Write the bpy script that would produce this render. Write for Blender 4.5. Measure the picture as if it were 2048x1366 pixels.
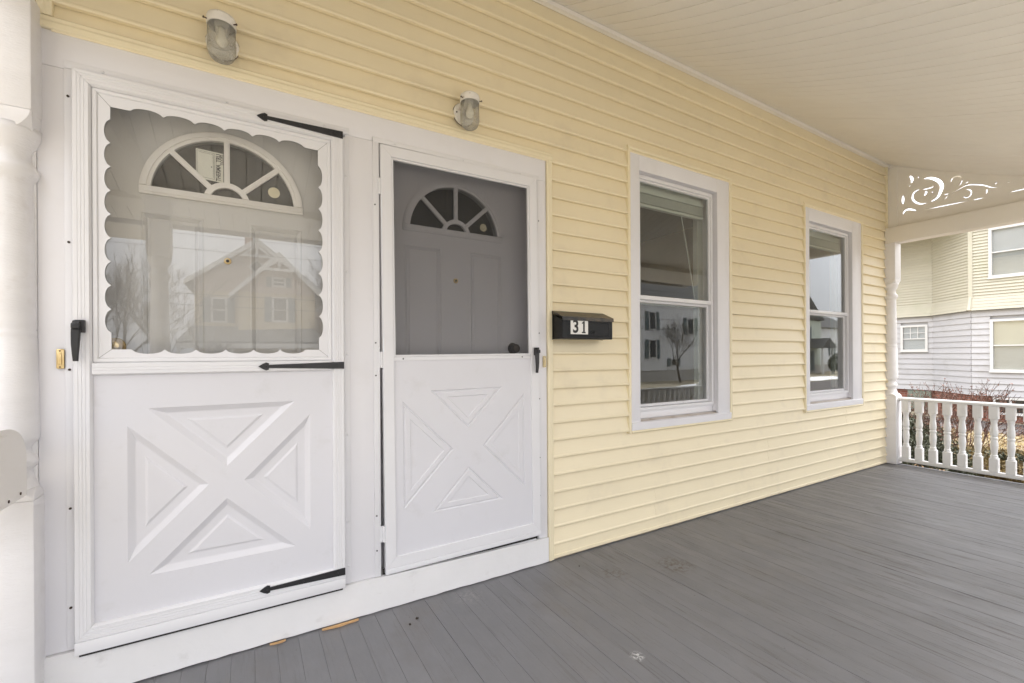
import bpy, bmesh, math, random
from mathutils import Vector, Matrix
from mathutils.geometry import tessellate_polygon

for o in list(bpy.data.objects): bpy.data.objects.remove(o)
SC = bpy.context.scene
COL = SC.collection
random.seed(7)
R = math.radians

# ------------------------------------------------------------------ camera
cam = bpy.data.cameras.new('camera'); cam_o = bpy.data.objects.new('camera', cam); COL.objects.link(cam_o)
cam.sensor_width = 36; cam.lens = 895.36/2048*36; cam.shift_y = 28.44/2048
cam.clip_start = 0.02; cam.clip_end = 500
cam_o.matrix_world = Matrix.Translation((0, -2.16, 1.21)) @ Matrix.Rotation(-0.53261, 4, 'Z') @ Matrix.Rotation(R(90), 4, 'X') @ Matrix.Rotation(-0.005844, 4, 'Z')
SC.camera = cam_o

# ------------------------------------------------------------------ sky and sun (overcast)
SUN_EL, SUN_AZ = R(68), R(155)          # azimuth measured from +Y towards +X
world = bpy.data.worlds.new('World'); SC.world = world; world.use_nodes = True
nt = world.node_tree; nt.nodes.clear()
sky = nt.nodes.new('ShaderNodeTexSky'); sky.sky_type = 'NISHITA'; sky.sun_disc = False
sky.sun_elevation = SUN_EL; sky.sun_rotation = SUN_AZ; sky.dust_density = 6; sky.air_density = 1.0; sky.ozone_density = 1
hs = nt.nodes.new('ShaderNodeHueSaturation'); hs.inputs['Saturation'].default_value = 0.36
bg = nt.nodes.new('ShaderNodeBackground'); bg.inputs['Strength'].default_value = 0.15
wo = nt.nodes.new('ShaderNodeOutputWorld')
# an even layer of cloud over the clear sky, faintly mottled
tc = nt.nodes.new('ShaderNodeTexCoord'); cn = nt.nodes.new('ShaderNodeTexNoise'); cn.inputs['Scale'].default_value = 2.2; cn.inputs['Detail'].default_value = 4
cr = nt.nodes.new('ShaderNodeMapRange'); cr.inputs[1].default_value = .3; cr.inputs[2].default_value = .7; cr.inputs[3].default_value = .90; cr.inputs[4].default_value = 1.08
cv = nt.nodes.new('ShaderNodeVectorMath'); cv.operation = 'SCALE'; cv.inputs[0].default_value = (9.0, 9.15, 9.6)
cm_ = nt.nodes.new('ShaderNodeMix'); cm_.data_type = 'RGBA'; cm_.inputs['Factor'].default_value = .85
nt.links.new(tc.outputs['Generated'], cn.inputs['Vector']); nt.links.new(cn.outputs[0], cr.inputs[0]); 
# overcast luminance falls from zenith to horizon: (1 + 2 sin e) / 3
sz = nt.nodes.new('ShaderNodeSeparateXYZ'); nt.links.new(tc.outputs['Generated'], sz.inputs[0])
ce = nt.nodes.new('ShaderNodeMapRange'); ce.inputs[1].default_value = 0; ce.inputs[2].default_value = 1; ce.inputs[3].default_value = .35; ce.inputs[4].default_value = 1.0; nt.links.new(sz.outputs['Z'], ce.inputs[0])
cp = nt.nodes.new('ShaderNodeMath'); cp.operation = 'MULTIPLY'; nt.links.new(cr.outputs[0], cp.inputs[0]); nt.links.new(ce.outputs[0], cp.inputs[1]); nt.links.new(cp.outputs[0], cv.inputs['Scale'])
nt.links.new(sky.outputs[0], hs.inputs['Color']); nt.links.new(hs.outputs[0], cm_.inputs['A']); nt.links.new(cv.outputs[0], cm_.inputs['B']); nt.links.new(cm_.outputs['Result'], bg.inputs['Color']); nt.links.new(bg.outputs[0], wo.inputs['Surface'])
sun = bpy.data.lights.new('sun', 'SUN'); sun.energy = 1.5; sun.angle = R(20); sun.color = (1, .985, .965)
sun_o = bpy.data.objects.new('sun', sun); COL.objects.link(sun_o)
sd = Vector((math.sin(SUN_AZ)*math.cos(SUN_EL), math.cos(SUN_AZ)*math.cos(SUN_EL), math.sin(SUN_EL)))
sun_o.rotation_euler = sd.to_track_quat('Z', 'Y').to_euler()
SC.view_settings.view_transform = 'Standard'; SC.view_settings.look = 'None'
SC.view_settings.exposure = 1.79; SC.view_settings.gamma = 1; SC.view_settings.use_curve_mapping = False
SC.render.engine = 'CYCLES'
SC.cycles.max_bounces = 7; SC.cycles.diffuse_bounces = 4; SC.cycles.transparent_max_bounces = 12; SC.cycles.caustics_reflective = False; SC.cycles.caustics_refractive = False; SC.cycles.use_adaptive_sampling = True; SC.cycles.adaptive_threshold = .015

# ------------------------------------------------------------------ materials
MATS = {}
def nodes_of(name):
    m = bpy.data.materials.new(name); m.use_nodes = True
    return m, m.node_tree, m.node_tree.nodes, m.node_tree.links
def mat(name, col, rough=.5, var=.05, vscale=4., stretch=(1, 1, 1), bump=0., bscale=60., bstretch=(1, 1, 1), metal=0., spec=.5,
        piece=.0, dirt=None, dirt_scale=2., dirt_amt=.5, dirt_lo=.55, sub=0.):
    m, t, N, L = nodes_of(name)
    b = N['Principled BSDF']; b.inputs['Roughness'].default_value = rough; b.inputs['Metallic'].default_value = metal
    b.inputs['Specular IOR Level'].default_value = spec
    g = N.new('ShaderNodeNewGeometry')
    def noise(scale, st, detail=5, rgh=.55):
        mp = N.new('ShaderNodeMapping'); mp.inputs['Scale'].default_value = st; L.new(g.outputs['Position'], mp.inputs['Vector'])
        n = N.new('ShaderNodeTexNoise'); n.inputs['Scale'].default_value = scale; n.inputs['Detail'].default_value = detail; n.inputs['Roughness'].default_value = rgh
        L.new(mp.outputs[0], n.inputs['Vector']); return n
    n = noise(vscale, stretch, 3)
    mr = N.new('ShaderNodeMapRange'); mr.inputs[1].default_value = .25; mr.inputs[2].default_value = .75
    mr.inputs[3].default_value = 1-var; mr.inputs[4].default_value = 1+var
    L.new(n.outputs[0], mr.inputs[0])
    val = mr.outputs[0]
    if piece:
        oi = N.new('ShaderNodeObjectInfo'); pr = N.new('ShaderNodeMapRange'); pr.inputs[3].default_value = 1-piece; pr.inputs[4].default_value = 1+piece
        L.new(oi.outputs['Random'], pr.inputs[0]); mu = N.new('ShaderNodeMath'); mu.operation = 'MULTIPLY'
        L.new(val, mu.inputs[0]); L.new(pr.outputs[0], mu.inputs[1]); val = mu.outputs[0]
    vm = N.new('ShaderNodeVectorMath'); vm.operation = 'SCALE'; vm.inputs[0].default_value = col[:3]; L.new(val, vm.inputs['Scale'])
    cout = vm.outputs[0]
    if dirt:
        dn = noise(dirt_scale, (1, 1, 1), 4, .65); dr = N.new('ShaderNodeMapRange'); dr.inputs[1].default_value = dirt_lo; dr.inputs[2].default_value = dirt_lo+.2
        dr.inputs[4].default_value = dirt_amt; L.new(dn.outputs[0], dr.inputs[0])
        mx = N.new('ShaderNodeMix'); mx.data_type = 'RGBA'; L.new(dr.outputs[0], mx.inputs['Factor']); L.new(cout, mx.inputs['A']); mx.inputs['B'].default_value = (*dirt, 1)
        cout = mx.outputs['Result']
    L.new(cout, b.inputs['Base Color'])
    if bump:
        bn = noise(bscale, bstretch, 3, .6); bp = N.new('ShaderNodeBump'); bp.inputs['Strength'].default_value = bump; bp.inputs['Distance'].default_value = .004
        L.new(bn.outputs[0], bp.inputs['Height']); L.new(bp.outputs[0], b.inputs['Normal'])
    MATS[name] = m
    return m
mat('vinyl_yellow', (.85, .75, .535), .42, .025, 2.2, (.6, 1, 2.), .12, 70, (.12, 1, 1), piece=.012, dirt=(.70, .61, .45), dirt_scale=3.4, dirt_amt=.5, dirt_lo=.55)
mat('vinyl_yellow_trim', (.85, .76, .545), .38, .02, 5, dirt=(.5, .42, .3), dirt_scale=3, dirt_amt=.3, dirt_lo=.6)
mat('trim_white', (.79, .78, .805), .42, .02, 3, (1, 1, .4), .05, 50, dirt=(.6, .57, .54), dirt_scale=2.3, dirt_amt=.25, dirt_lo=.58)
mat('metal_white', (.77, .765, .785), .33, .015, 3, dirt=(.62, .6, .58), dirt_scale=3.5, dirt_amt=.22, dirt_lo=.6)
mat('door_white', (.71, .705, .74), .38, .02, 2, (1, 1, .7), .07, 90, dirt=(.56, .55, .54), dirt_scale=8, dirt_amt=.35, dirt_lo=.59)
mat('base_white', (.80, .79, .79), .5, .03, 4, (1, 1, 1), .25, 35, dirt=(.5, .48, .46), dirt_scale=12, dirt_amt=.4, dirt_lo=.62)
mat('post_white', (.80, .785, .79), .5, .03, 6, (1, 1, 3), .32, 55, (1, 1, 3.5), dirt=(.55, .5, .46), dirt_scale=6, dirt_amt=.4, dirt_lo=.62)
mat('rail_white', (.80, .795, .79), .45, .03, 8, (1, 1, 1), .2, 60, dirt=(.35, .33, .31), dirt_scale=9, dirt_amt=.5, dirt_lo=.66)
mat('beam_white', (.86, .825, .77), .5, .03, 3, (1, 1, 1), .2, 40, dirt=(.55, .46, .36), dirt_scale=3, dirt_amt=.3, dirt_lo=.6)
mat('soffit', (.90, .87, .825), .45, .02, 2.5, (1, 1, 1), .05, 40, piece=.008, dirt=(.80, .74, .66), dirt_scale=1.5, dirt_amt=.2, dirt_lo=.55)
mat('door_taupe', (.60, .592, .58), .4, .03, 3, (1, 1, .3), .12, 120, (1, 1, .12))
mat('fan_white', (.86, .835, .80), .4, .03, 6)
mat('door_grey', (.76, .745, .775), .42, .03, 3, (1, 1, .3), .15, 120, (1, 1, .12))
mat('fan_grey', (.80, .785, .81), .42, .03, 6)
mat('iron_black', (.018, .018, .02), .42, .15, 30, (1, 1, 1), .25, 160)
mat('box_black', (.010, .010, .011), .32, .2, 14, (1, 1, 1), .06, 60, dirt=(.05, .042, .032), dirt_scale=9, dirt_amt=.3, dirt_lo=.56, spec=.25)
mat('lid_black', (.022, .02, .018), .35, .2, 14, (1, 1, 1), .06, 60, dirt=(.14, .105, .065), dirt_scale=12, dirt_amt=.55, dirt_lo=.45)
mat('brass', (.66, .50, .25), .28, .1, 30, metal=.9)
mat('brass_old', (.40, .27, .12), .35, .2, 40, metal=.9)
mat('bronze_dark', (.06, .042, .03), .35, .2, 40, metal=.6)
mat('lamp_white', (.80, .77, .72), .45, .04, 20, (1, 1, 1), .3, 130, dirt=(.26, .12, .045), dirt_scale=38, dirt_amt=.95, dirt_lo=.60)
mat('rust', (.05, .025, .015), .8, .3, 60)
mat('bulb', (.80, .77, .68), .25, .02, 5)
mat('ivory', (.75, .62, .36), .35, .05, 40)
mat('sticker_white', (.80, .79, .77), .5, .04, 30, dirt=(.3, .28, .27), dirt_scale=120, dirt_amt=.5, dirt_lo=.66)
mat('sticker_pale', (.74, .74, .66), .5, .03, 30)
mat('sticker_line', (.12, .12, .11), .5, .05, 30)
mat('print_black', (.015, .014, .014), .5, .1, 30)
mat('seal_cream', (.74, .68, .48), .5, .05, 50)
mat('box_cream', (.80, .765, .72), .35, .02, 4, dirt=(.6, .5, .4), dirt_scale=8, dirt_amt=.25, dirt_lo=.62)
mat('wood_raw', (.50, .30, .14), .7, .25, 25, (.15, 1, 1), .3, 60)
mat('crumb', (.05, .04, .032), .9, .3, 60)
mat('gap_dark', (.03, .028, .026), .9, .1, 10)
mat('sheath', (.45, .38, .26), .8, .05, 10)
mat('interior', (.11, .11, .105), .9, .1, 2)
mat('blind', (.44, .47, .43), .5, .05, 8)
mat('sill_grime', (.62, .56, .51), .55, .05, 10, dirt=(.30, .22, .16), dirt_scale=9, dirt_amt=.7, dirt_lo=.45)
mat('roof_grey', (.09, .088, .085), .9, .2, 8, (1, 1, 1), .5, 60)
mat('asphalt', (.075, .068, .066), .85, .25, 1.2, (1, 1, 1), .4, 30, dirt=(.17, .13, .11), dirt_scale=1.1, dirt_amt=.7, dirt_lo=.48)
mat('concrete', (.46, .445, .42), .8, .12, 1.2, (1, 1, 1), .3, 30)
mat('ground_grass', (.33, .285, .205), .95, .35, 1.4, (1, 1, 1), .8, 24, dirt=(.20, .175, .10), dirt_scale=.6, dirt_amt=.6, dirt_lo=.5)
mat('grass_dry', (.34, .25, .11), .9, .3, 3)
mat('mulch', (.075, .045, .03), .95, .4, 14, (1, 1, 1), .8, 40)
mat('nb_upper', (.52, .49, .395), .5, .04, 1.2, (1, 1, 3), .1, 30, piece=.03, dirt=(.42, .42, .29), dirt_scale=.9, dirt_amt=.45, dirt_lo=.52)
mat('nb_lower', (.49, .483, .495), .5, .04, 1., (1, .5, 3), .15, 30, piece=.03, dirt=(.36, .345, .335), dirt_scale=1.3, dirt_amt=.55, dirt_lo=.53)
mat('nb_trim', (.66, .655, .64), .45, .03, 4)
mat('shade_cream', (.70, .66, .54), .6, .03, 3)
mat('shade_grey', (.52, .52, .50), .6, .06, 3, (1, 1, 8))
mat('board_green', (.20, .24, .20), .8, .15, 6, (1, 3, .3), dirt=(.3, .28, .22), dirt_scale=4, dirt_amt=.5, dirt_lo=.5)
mat('bark', (.10, .082, .068), .9, .25, 6, (1, 1, .3), .5, 40)
mat('twig_red', (.10, .055, .042), .85, .3, 8)
mat('leaf_evergreen', (.036, .040, .018), .6, .55, 7)
mat('leaf_hedge', (.125, .085, .024), .65, .55, 6)
mat('leaf_rust', (.16, .065, .04), .7, .4, 9)
mat('leaf_brown', (.24, .15, .075), .8, .4, 9)
mat('conifer', (.028, .040, .022), .8, .45, 2)
mat('cottage_yellow', (.56, .46, .30), .6, .05, 2, (1, 1, 4))
mat('cottage_tan', (.50, .40, .34), .6, .05, 3, (1, 1, 1))
mat('shutter_grey', (.12, .15, .16), .6, .05, 3)
mat('white_house', (.72, .73, .74), .55, .04, 2, (1, 1, 5))
mat('pale_house', (.55, .60, .52), .55, .04, 2, (1, 1, 5))
mat('snow', (.85, .86, .88), .6, .03, 3)
mat('wire_black', (.02, .02, .02), .6, .1, 3)
mat('glass_dark', (.03, .033, .036), .05, .1, 2, spec=.7)

def glass(name, gain, tint=(.93, .95, .94), wav=0.):
    m, t, N, L = nodes_of(name); N.remove(N['Principled BSDF'])
    out = [n for n in N if n.type == 'OUTPUT_MATERIAL'][0]
    tr = N.new('ShaderNodeBsdfTransparent'); tr.inputs[0].default_value = (*tint, 1)
    gl = N.new('ShaderNodeBsdfGlossy'); gl.inputs['Roughness'].default_value = 0.0
    fr = N.new('ShaderNodeFresnel'); fr.inputs[0].default_value = 1.5
    mu = N.new('ShaderNodeMath'); mu.operation = 'MULTIPLY'; mu.inputs[1].default_value = gain; mu.use_clamp = True
    gb = N.new('ShaderNodeNewGeometry'); io = N.new('ShaderNodeMapRange'); io.inputs[3].default_value = 1.5; io.inputs[4].default_value = 1/1.5   # same reflectance on both faces of a thin pane
    L.new(gb.outputs['Backfacing'], io.inputs[0]); L.new(io.outputs[0], fr.inputs[0])
    mx = N.new('ShaderNodeMixShader'); L.new(fr.outputs[0], mu.inputs[0]); L.new(mu.outputs[0], mx.inputs[0]); L.new(tr.outputs[0], mx.inputs[1]); L.new(gl.outputs[0], mx.inputs[2])
    if wav:
        g = N.new('ShaderNodeNewGeometry'); n = N.new('ShaderNodeTexNoise'); n.inputs['Scale'].default_value = 2.6; n.inputs['Detail'].default_value = 1
        L.new(g.outputs['Position'], n.inputs['Vector']); bp = N.new('ShaderNodeBump'); bp.inputs['Strength'].default_value = wav; bp.inputs['Distance'].default_value = .004
        L.new(n.outputs[0], bp.inputs['Height']); L.new(bp.outputs[0], gl.inputs['Normal'])
    L.new(mx.outputs[0], out.inputs['Surface']); MATS[name] = m
glass('glass_door', 2.0, (.985, .985, .98))
glass('glass_window', 1.7, (.96, .975, .965), .10)
glass('glass_fan', 1.3, (.86, .88, .87))
glass('glass_far', 2.2, (.95, .96, .96))
def jar_glass():
    m, t, N, L = nodes_of('jar_glass'); N.remove(N['Principled BSDF'])
    out = [n for n in N if n.type == 'OUTPUT_MATERIAL'][0]
    tr = N.new('ShaderNodeBsdfTransparent'); tr.inputs[0].default_value = (.93, .93, .90, 1)
    tl = N.new('ShaderNodeBsdfTranslucent'); tl.inputs[0].default_value = (.85, .84, .80, 1)
    df = N.new('ShaderNodeBsdfDiffuse'); df.inputs[0].default_value = (.80, .79, .76, 1)
    gl = N.new('ShaderNodeBsdfGlossy'); gl.inputs['Roughness'].default_value = .06
    lw = N.new('ShaderNodeLayerWeight'); lw.inputs[0].default_value = .35
    m1 = N.new('ShaderNodeMixShader'); m1.inputs[0].default_value = .5; L.new(tl.outputs[0], m1.inputs[1]); L.new(df.outputs[0], m1.inputs[2])
    m2 = N.new('ShaderNodeMixShader'); m2.inputs[0].default_value = .27; L.new(tr.outputs[0], m2.inputs[1]); L.new(m1.outputs[0], m2.inputs[2])
    m3 = N.new('ShaderNodeMixShader'); mu = N.new('ShaderNodeMath'); mu.operation = 'MULTIPLY'; mu.inputs[1].default_value = .6
    L.new(lw.outputs['Fresnel'], mu.inputs[0]); L.new(mu.outputs[0], m3.inputs[0]); L.new(m2.outputs[0], m3.inputs[1]); L.new(gl.outputs[0], m3.inputs[2])
    L.new(m3.outputs[0], out.inputs['Surface']); MATS['jar_glass'] = m
jar_glass()
def screen_mat():
    m, t, N, L = nodes_of('insect_screen'); b = N['Principled BSDF']; b.inputs['Base Color'].default_value = (.03, .03, .032, 1); b.inputs['Roughness'].default_value = .55
    out = [n for n in N if n.type == 'OUTPUT_MATERIAL'][0]
    g = N.new('ShaderNodeNewGeometry'); sx = N.new('ShaderNodeSeparateXYZ'); L.new(g.outputs['Position'], sx.inputs[0])
    def th(o):
        a = N.new('ShaderNodeMath'); a.operation = 'MULTIPLY'; a.inputs[1].default_value = 1/.0016; L.new(o, a.inputs[0])
        f = N.new('ShaderNodeMath'); f.operation = 'FRACT'; L.new(a.outputs[0], f.inputs[0])
        c = N.new('ShaderNodeMath'); c.operation = 'LESS_THAN'; c.inputs[1].default_value = .19; L.new(f.outputs[0], c.inputs[0]); return c.outputs[0]
    mx = N.new('ShaderNodeMath'); mx.operation = 'MAXIMUM'; L.new(th(sx.outputs['X']), mx.inputs[0]); L.new(th(sx.outputs['Z']), mx.inputs[1])
    tr = N.new('ShaderNodeBsdfTransparent'); ms = N.new('ShaderNodeMixShader')
    L.new(mx.outputs[0], ms.inputs[0]); L.new(tr.outputs[0], ms.inputs[1]); L.new(b.outputs[0], ms.inputs[2]); L.new(ms.outputs[0], out.inputs['Surface'])
    MATS['insect_screen'] = m
screen_mat()
def floor_mat():
    m, t, N, L = nodes_of('porch_paint'); b = N['Principled BSDF']; b.inputs['Specular IOR Level'].default_value = .4
    g = N.new('ShaderNodeNewGeometry'); oi = N.new('ShaderNodeObjectInfo')
    def noise(scale, st, det=6, rg=.6, off=True):
        mp = N.new('ShaderNodeMapping'); mp.inputs['Scale'].default_value = st; L.new(g.outputs['Position'], mp.inputs['Vector'])
        if off:
            cb = N.new('ShaderNodeCombineXYZ'); mm = N.new('ShaderNodeMath'); mm.operation = 'MULTIPLY'; mm.inputs[1].default_value = 37.; L.new(oi.outputs['Random'], mm.inputs[0]); L.new(mm.outputs[0], cb.inputs['Z']); L.new(cb.outputs[0], mp.inputs['Location'])
        n = N.new('ShaderNodeTexNoise'); n.inputs['Scale'].default_value = scale; n.inputs['Detail'].default_value = det; n.inputs['Roughness'].default_value = rg
        L.new(mp.outputs[0], n.inputs['Vector']); return n.outputs[0]
    def rng(o, a, b_, c, d):
        r = N.new('ShaderNodeMapRange'); r.inputs[1].default_value = a; r.inputs[2].default_value = b_; r.inputs[3].default_value = c; r.inputs[4].default_value = d; L.new(o, r.inputs[0]); return r.outputs[0]
    def mul(a, b_):
        mm = N.new('ShaderNodeMath'); mm.operation = 'MULTIPLY'; L.new(a, mm.inputs[0]); L.new(b_, mm.inputs[1]); return mm.outputs[0]
    def mix(fac, a, col):
        x = N.new('ShaderNodeMix'); x.data_type = 'RGBA'; L.new(fac, x.inputs['Factor']); L.new(a, x.inputs['A']); x.inputs['B'].default_value = (*col, 1); return x.outputs['Result']
    pr = rng(oi.outputs['Random'], 0, 1, .975, 1.025); v = rng(noise(3, (1, 1, 1), 4), .3, .7, .94, 1.06)
    vm = N.new('ShaderNodeVectorMath'); vm.operation = 'SCALE'; vm.inputs[0].default_value = (.188, .187, .196); L.new(mul(pr, v), vm.inputs['Scale'])
    sx = N.new('ShaderNodeSeparateXYZ'); L.new(g.outputs['Position'], sx.inputs[0])
    wear = rng(sx.outputs['X'], .6, 3.4, .16, 1.0)                        # boards at the open end are more weathered
    streak = rng(noise(5.5, (14, .55, 1), 6, .7), .555, .645, 0, 1)
    c = mix(mul(mul(streak, wear), rng(noise(1.3, (1, .6, 1), 3), .30, .55, .45, 1.0)), vm.outputs[0], (.082, .072, .067))
    c = mix(rng(noise(2.2, (1, .7, 1), 6, .65, False), .55, .75, 0, .4), c, (.150, .130, .116))
    c = mix(rng(noise(26, (1, 1, 1), 4, .6, False), .70, .78, 0, .3), c, (.30, .30, .30))
    c = mix(rng(noise(34, (1, 1, 1), 3, .6, False), .715, .75, 0, .7), c, (.07, .06, .05))
    def spot(px, py, r, col, amt, sc):
        nonlocal c
        d = N.new('ShaderNodeVectorMath'); d.operation = 'DISTANCE'; d.inputs[1].default_value = (px, py, 0); L.new(g.outputs['Position'], d.inputs[0])
        c = mix(mul(rng(d.outputs['Value'], r*.25, r, 1, 0), rng(noise(sc, (1, 1, 1), 4, .7, False), .47, .60, 0, amt)), c, col)
    spot(2.11, -.41, .13, (.085, .06, .04), .8, 34); spot(1.342, -.862, .035, (.75, .75, .75), 1., 70); spot(1.75, -.30, .10, (.10, .075, .05), .6, 40)
    spot(.95, -.10, .10, (.30, .29, .28), .5, 60)
    L.new(c, b.inputs['Base Color'])
    L.new(rng(noise(7, (1, .4, 1), 4), .3, .7, .40, .62), b.inputs['Roughness'])
    h = N.new('ShaderNodeMath'); h.operation = 'MULTIPLY_ADD'; L.new(mul(streak, wear), h.inputs[0]); h.inputs[1].default_value = -1.1; L.new(noise(46, (1, .35, 1), 5, .65), h.inputs[2])
    bp = N.new('ShaderNodeBump'); bp.inputs['Strength'].default_value = .42; bp.inputs['Distance'].default_value = .0022
    L.new(h.outputs[0], bp.inputs['Height']); L.new(bp.outputs[0], b.inputs['Normal'])
    MATS['porch_paint'] = m
floor_mat()
def brick_mat():
    m, t, N, L = nodes_of('brick_red'); b = N['Principled BSDF']; b.inputs['Roughness'].default_value = .9
    g = N.new('ShaderNodeNewGeometry'); sx = N.new('ShaderNodeSeparateXYZ'); L.new(g.outputs['Position'], sx.inputs[0])
    ad = N.new('ShaderNodeMath'); ad.operation = 'ADD'; L.new(sx.outputs['X'], ad.inputs[0]); L.new(sx.outputs['Y'], ad.inputs[1])
    cb = N.new('ShaderNodeCombineXYZ'); L.new(ad.outputs[0], cb.inputs['X']); L.new(sx.outputs['Z'], cb.inputs['Y'])
    br = N.new('ShaderNodeTexBrick'); br.inputs['Scale'].default_value = 1; br.inputs['Brick Width'].default_value = .21; br.inputs['Row Height'].default_value = .072; br.inputs['Mortar Size'].default_value = .007
    br.inputs['Color1'].default_value = (.30, .105, .07, 1); br.inputs['Color2'].default_value = (.22, .075, .055, 1); br.inputs['Mortar'].default_value = (.30, .25, .22, 1)
    L.new(cb.outputs[0], br.inputs['Vector']); L.new(br.outputs['Color'], b.inputs['Base Color'])
    bp = N.new('ShaderNodeBump'); bp.inputs['Strength'].default_value = .6; bp.inputs['Distance'].default_value = .01; bp.invert = True; L.new(br.outputs['Fac'], bp.inputs['Height']); L.new(bp.outputs[0], b.inputs['Normal'])
    MATS['brick_red'] = m
brick_mat()

# ------------------------------------------------------------------ mesh helpers
class MB:
    def __init__(s): s.v = []; s.f = []
    def add(s, vs, fs):
        o = len(s.v); s.v += [tuple(v) for v in vs]; s.f += [tuple(i+o for i in f) for f in fs]; return s
    def box(s, x0, x1, y0, y1, z0, z1, c=0.):
        if x0 > x1: x0, x1 = x1, x0
        if y0 > y1: y0, y1 = y1, y0
        if z0 > z1: z0, z1 = z1, z0
        if not c:
            vs = [(x, y, z) for z in (z0, z1) for y in (y0, y1) for x in (x0, x1)]
            return s.add(vs, [(0, 2, 3, 1), (4, 5, 7, 6), (0, 1, 5, 4), (2, 6, 7, 3), (0, 4, 6, 2), (1, 3, 7, 5)])
        bm = bmesh.new(); bmesh.ops.create_cube(bm, size=1)
        for v in bm.verts: v.co = Vector(((x0+x1)/2+v.co.x*(x1-x0), (y0+y1)/2+v.co.y*(y1-y0), (z0+z1)/2+v.co.z*(z1-z0)))
        bmesh.ops.bevel(bm, geom=list(bm.edges), offset=c, segments=2, affect='EDGES', profile=.5)
        bm.verts.index_update(); s.add([v.co[:] for v in bm.verts], [[v.index for v in f.verts] for f in bm.faces]); bm.free(); return s
    def lathe(s, prof, n=24, c=(0, 0), axis='z', a0=0., a1=2*math.pi, caps=True):
        full = abs(a1-a0-2*math.pi) < 1e-6; k = n if full else n+1; vs = []
        for (h, r) in prof:
            for i in range(k):
                a = a0+(a1-a0)*i/n; p, q = r*math.cos(a), r*math.sin(a)
                vs.append({'z': (c[0]+p, c[1]+q, h), 'y': (c[0]+p, h, c[1]-q), 'x': (h, c[0]+p, c[1]+q)}[axis])
        fs = []
        for j in range(len(prof)-1):
            for i in range(n):
                i2 = (i+1) % k; fs.append((j*k+i, j*k+i2, (j+1)*k+i2, (j+1)*k+i))
        if caps and full: fs.append(tuple(reversed(range(k)))); fs.append(tuple((len(prof)-1)*k+i for i in range(k)))
        return s.add(vs, fs)
    def extr(s, prof, a, b, axis='x', close=True):
        """profile (p,q) extruded from a to b along axis; x: (y,z)  y: (x,z)  z: (x,y)"""
        n = len(prof)
        def P(p, t): return {'x': (t, p[0], p[1]), 'y': (p[0], t, p[1]), 'z': (p[0], p[1], t)}[axis]
        vs = [P(p, a) for p in prof]+[P(p, b) for p in prof]
        fs = [(i, (i+1) % n, n+(i+1) % n, n+i) for i in range(n if close else n-1)]
        if close: fs += [tuple(reversed(range(n))), tuple(range(n, 2*n))]
        return s.add(vs, fs)
    def poly(s, loops, d0, d1, plane='xz'):
        """outline with holes, extruded between depths"""
        def P(p, d): return {'xz': (p[0], d, p[1]), 'yz': (d, p[0], p[1]), 'xy': (p[0], p[1], d)}[plane]
        tri = tessellate_polygon([[Vector((p[0], p[1], 0)) for p in lp] for lp in loops])
        flat = [p for lp in loops for p in lp]; n = len(flat)
        vs = [P(p, d0) for p in flat]+[P(p, d1) for p in flat]
        fs = [tuple(t) for t in tri]+[tuple(i+n for i in reversed(t)) for t in tri]
        o = 0
        for lp in loops:
            k = len(lp)
            fs += [(o+i, o+(i+1) % k, n+o+(i+1) % k, n+o+i) for i in range(k)]; o += k
        return s.add(vs, fs)
    def tube(s, pts, rads, n=5, cap=True):
        pts = [Vector(p) for p in pts]; vs = []; fs = []
        up = Vector((.31, .17, .94)).normalized()
        for i, p in enumerate(pts):
            d = (pts[min(i+1, len(pts)-1)]-pts[max(i-1, 0)]).normalized()
            a = d.cross(up if abs(d.dot(up)) < .95 else Vector((1, 0, 0))).normalized(); b = d.cross(a)
            for k in range(n):
                t = 2*math.pi*k/n; vs.append(p+(a*math.cos(t)+b*math.sin(t))*rads[i])
        for i in range(len(pts)-1):
            for k in range(n): fs.append((i*n+k, i*n+(k+1) % n, (i+1)*n+(k+1) % n, (i+1)*n+k))
        if cap: fs += [tuple(reversed(range(n))), tuple((len(pts)-1)*n+k for k in range(n))]
        return s.add(vs, fs)
    def mesh(s, name, m, smooth=False):
        me = bpy.data.meshes.new(name); me.from_pydata(s.v, [], s.f); me.update()
        bm = bmesh.new(); bm.from_mesh(me); bmesh.ops.recalc_face_normals(bm, faces=bm.faces); bm.to_mesh(me); bm.free()
        if m: me.materials.append(MATS[m])
        if smooth:
            for p in me.polygons: p.use_smooth = True
        return me
    def build(s, name, m, parent=None, smooth=False):
        o = bpy.data.objects.new(name, s.mesh(name, m, smooth)); COL.objects.link(o)
        if parent: o.parent = parent
        if smooth == 'auto': autosm(o)
        return o
def autosm(o, ang=35):
    me = o.data
    for p in me.polygons: p.use_smooth = True
    bm = bmesh.new(); bm.from_mesh(me)
    for e in bm.edges:
        if len(e.link_faces) == 2 and e.calc_face_angle(0) > R(ang): e.smooth = False
    bm.to_mesh(me); bm.free()
def tag(o, label=None, cat=None, group=None, kind=None):
    if label: o['label'] = label
    if cat: o['category'] = cat
    if group: o['group'] = group
    if kind: o['kind'] = kind
    return o
def empty(name, loc=(0, 0, 0), parent=None):
    o = bpy.data.objects.new(name, None); COL.objects.link(o); o.location = loc; o.empty_display_size = .1
    if parent: o.parent = parent
    return o
def inst(o, name=None, parent=None, loc=None, rot=None):
    c = bpy.data.objects.new(name or o.name.split('.')[0], o.data); COL.objects.link(c)
    if parent: c.parent = parent
    if loc is not None: c.location = loc
    if rot is not None: c.rotation_euler = rot
    return c
def box(name, m, x0, x1, y0, y1, z0, z1, parent=None, c=0.):
    return MB().box(x0, x1, y0, y1, z0, z1, c).build(name, m, parent, 'auto' if c else False)
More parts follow.
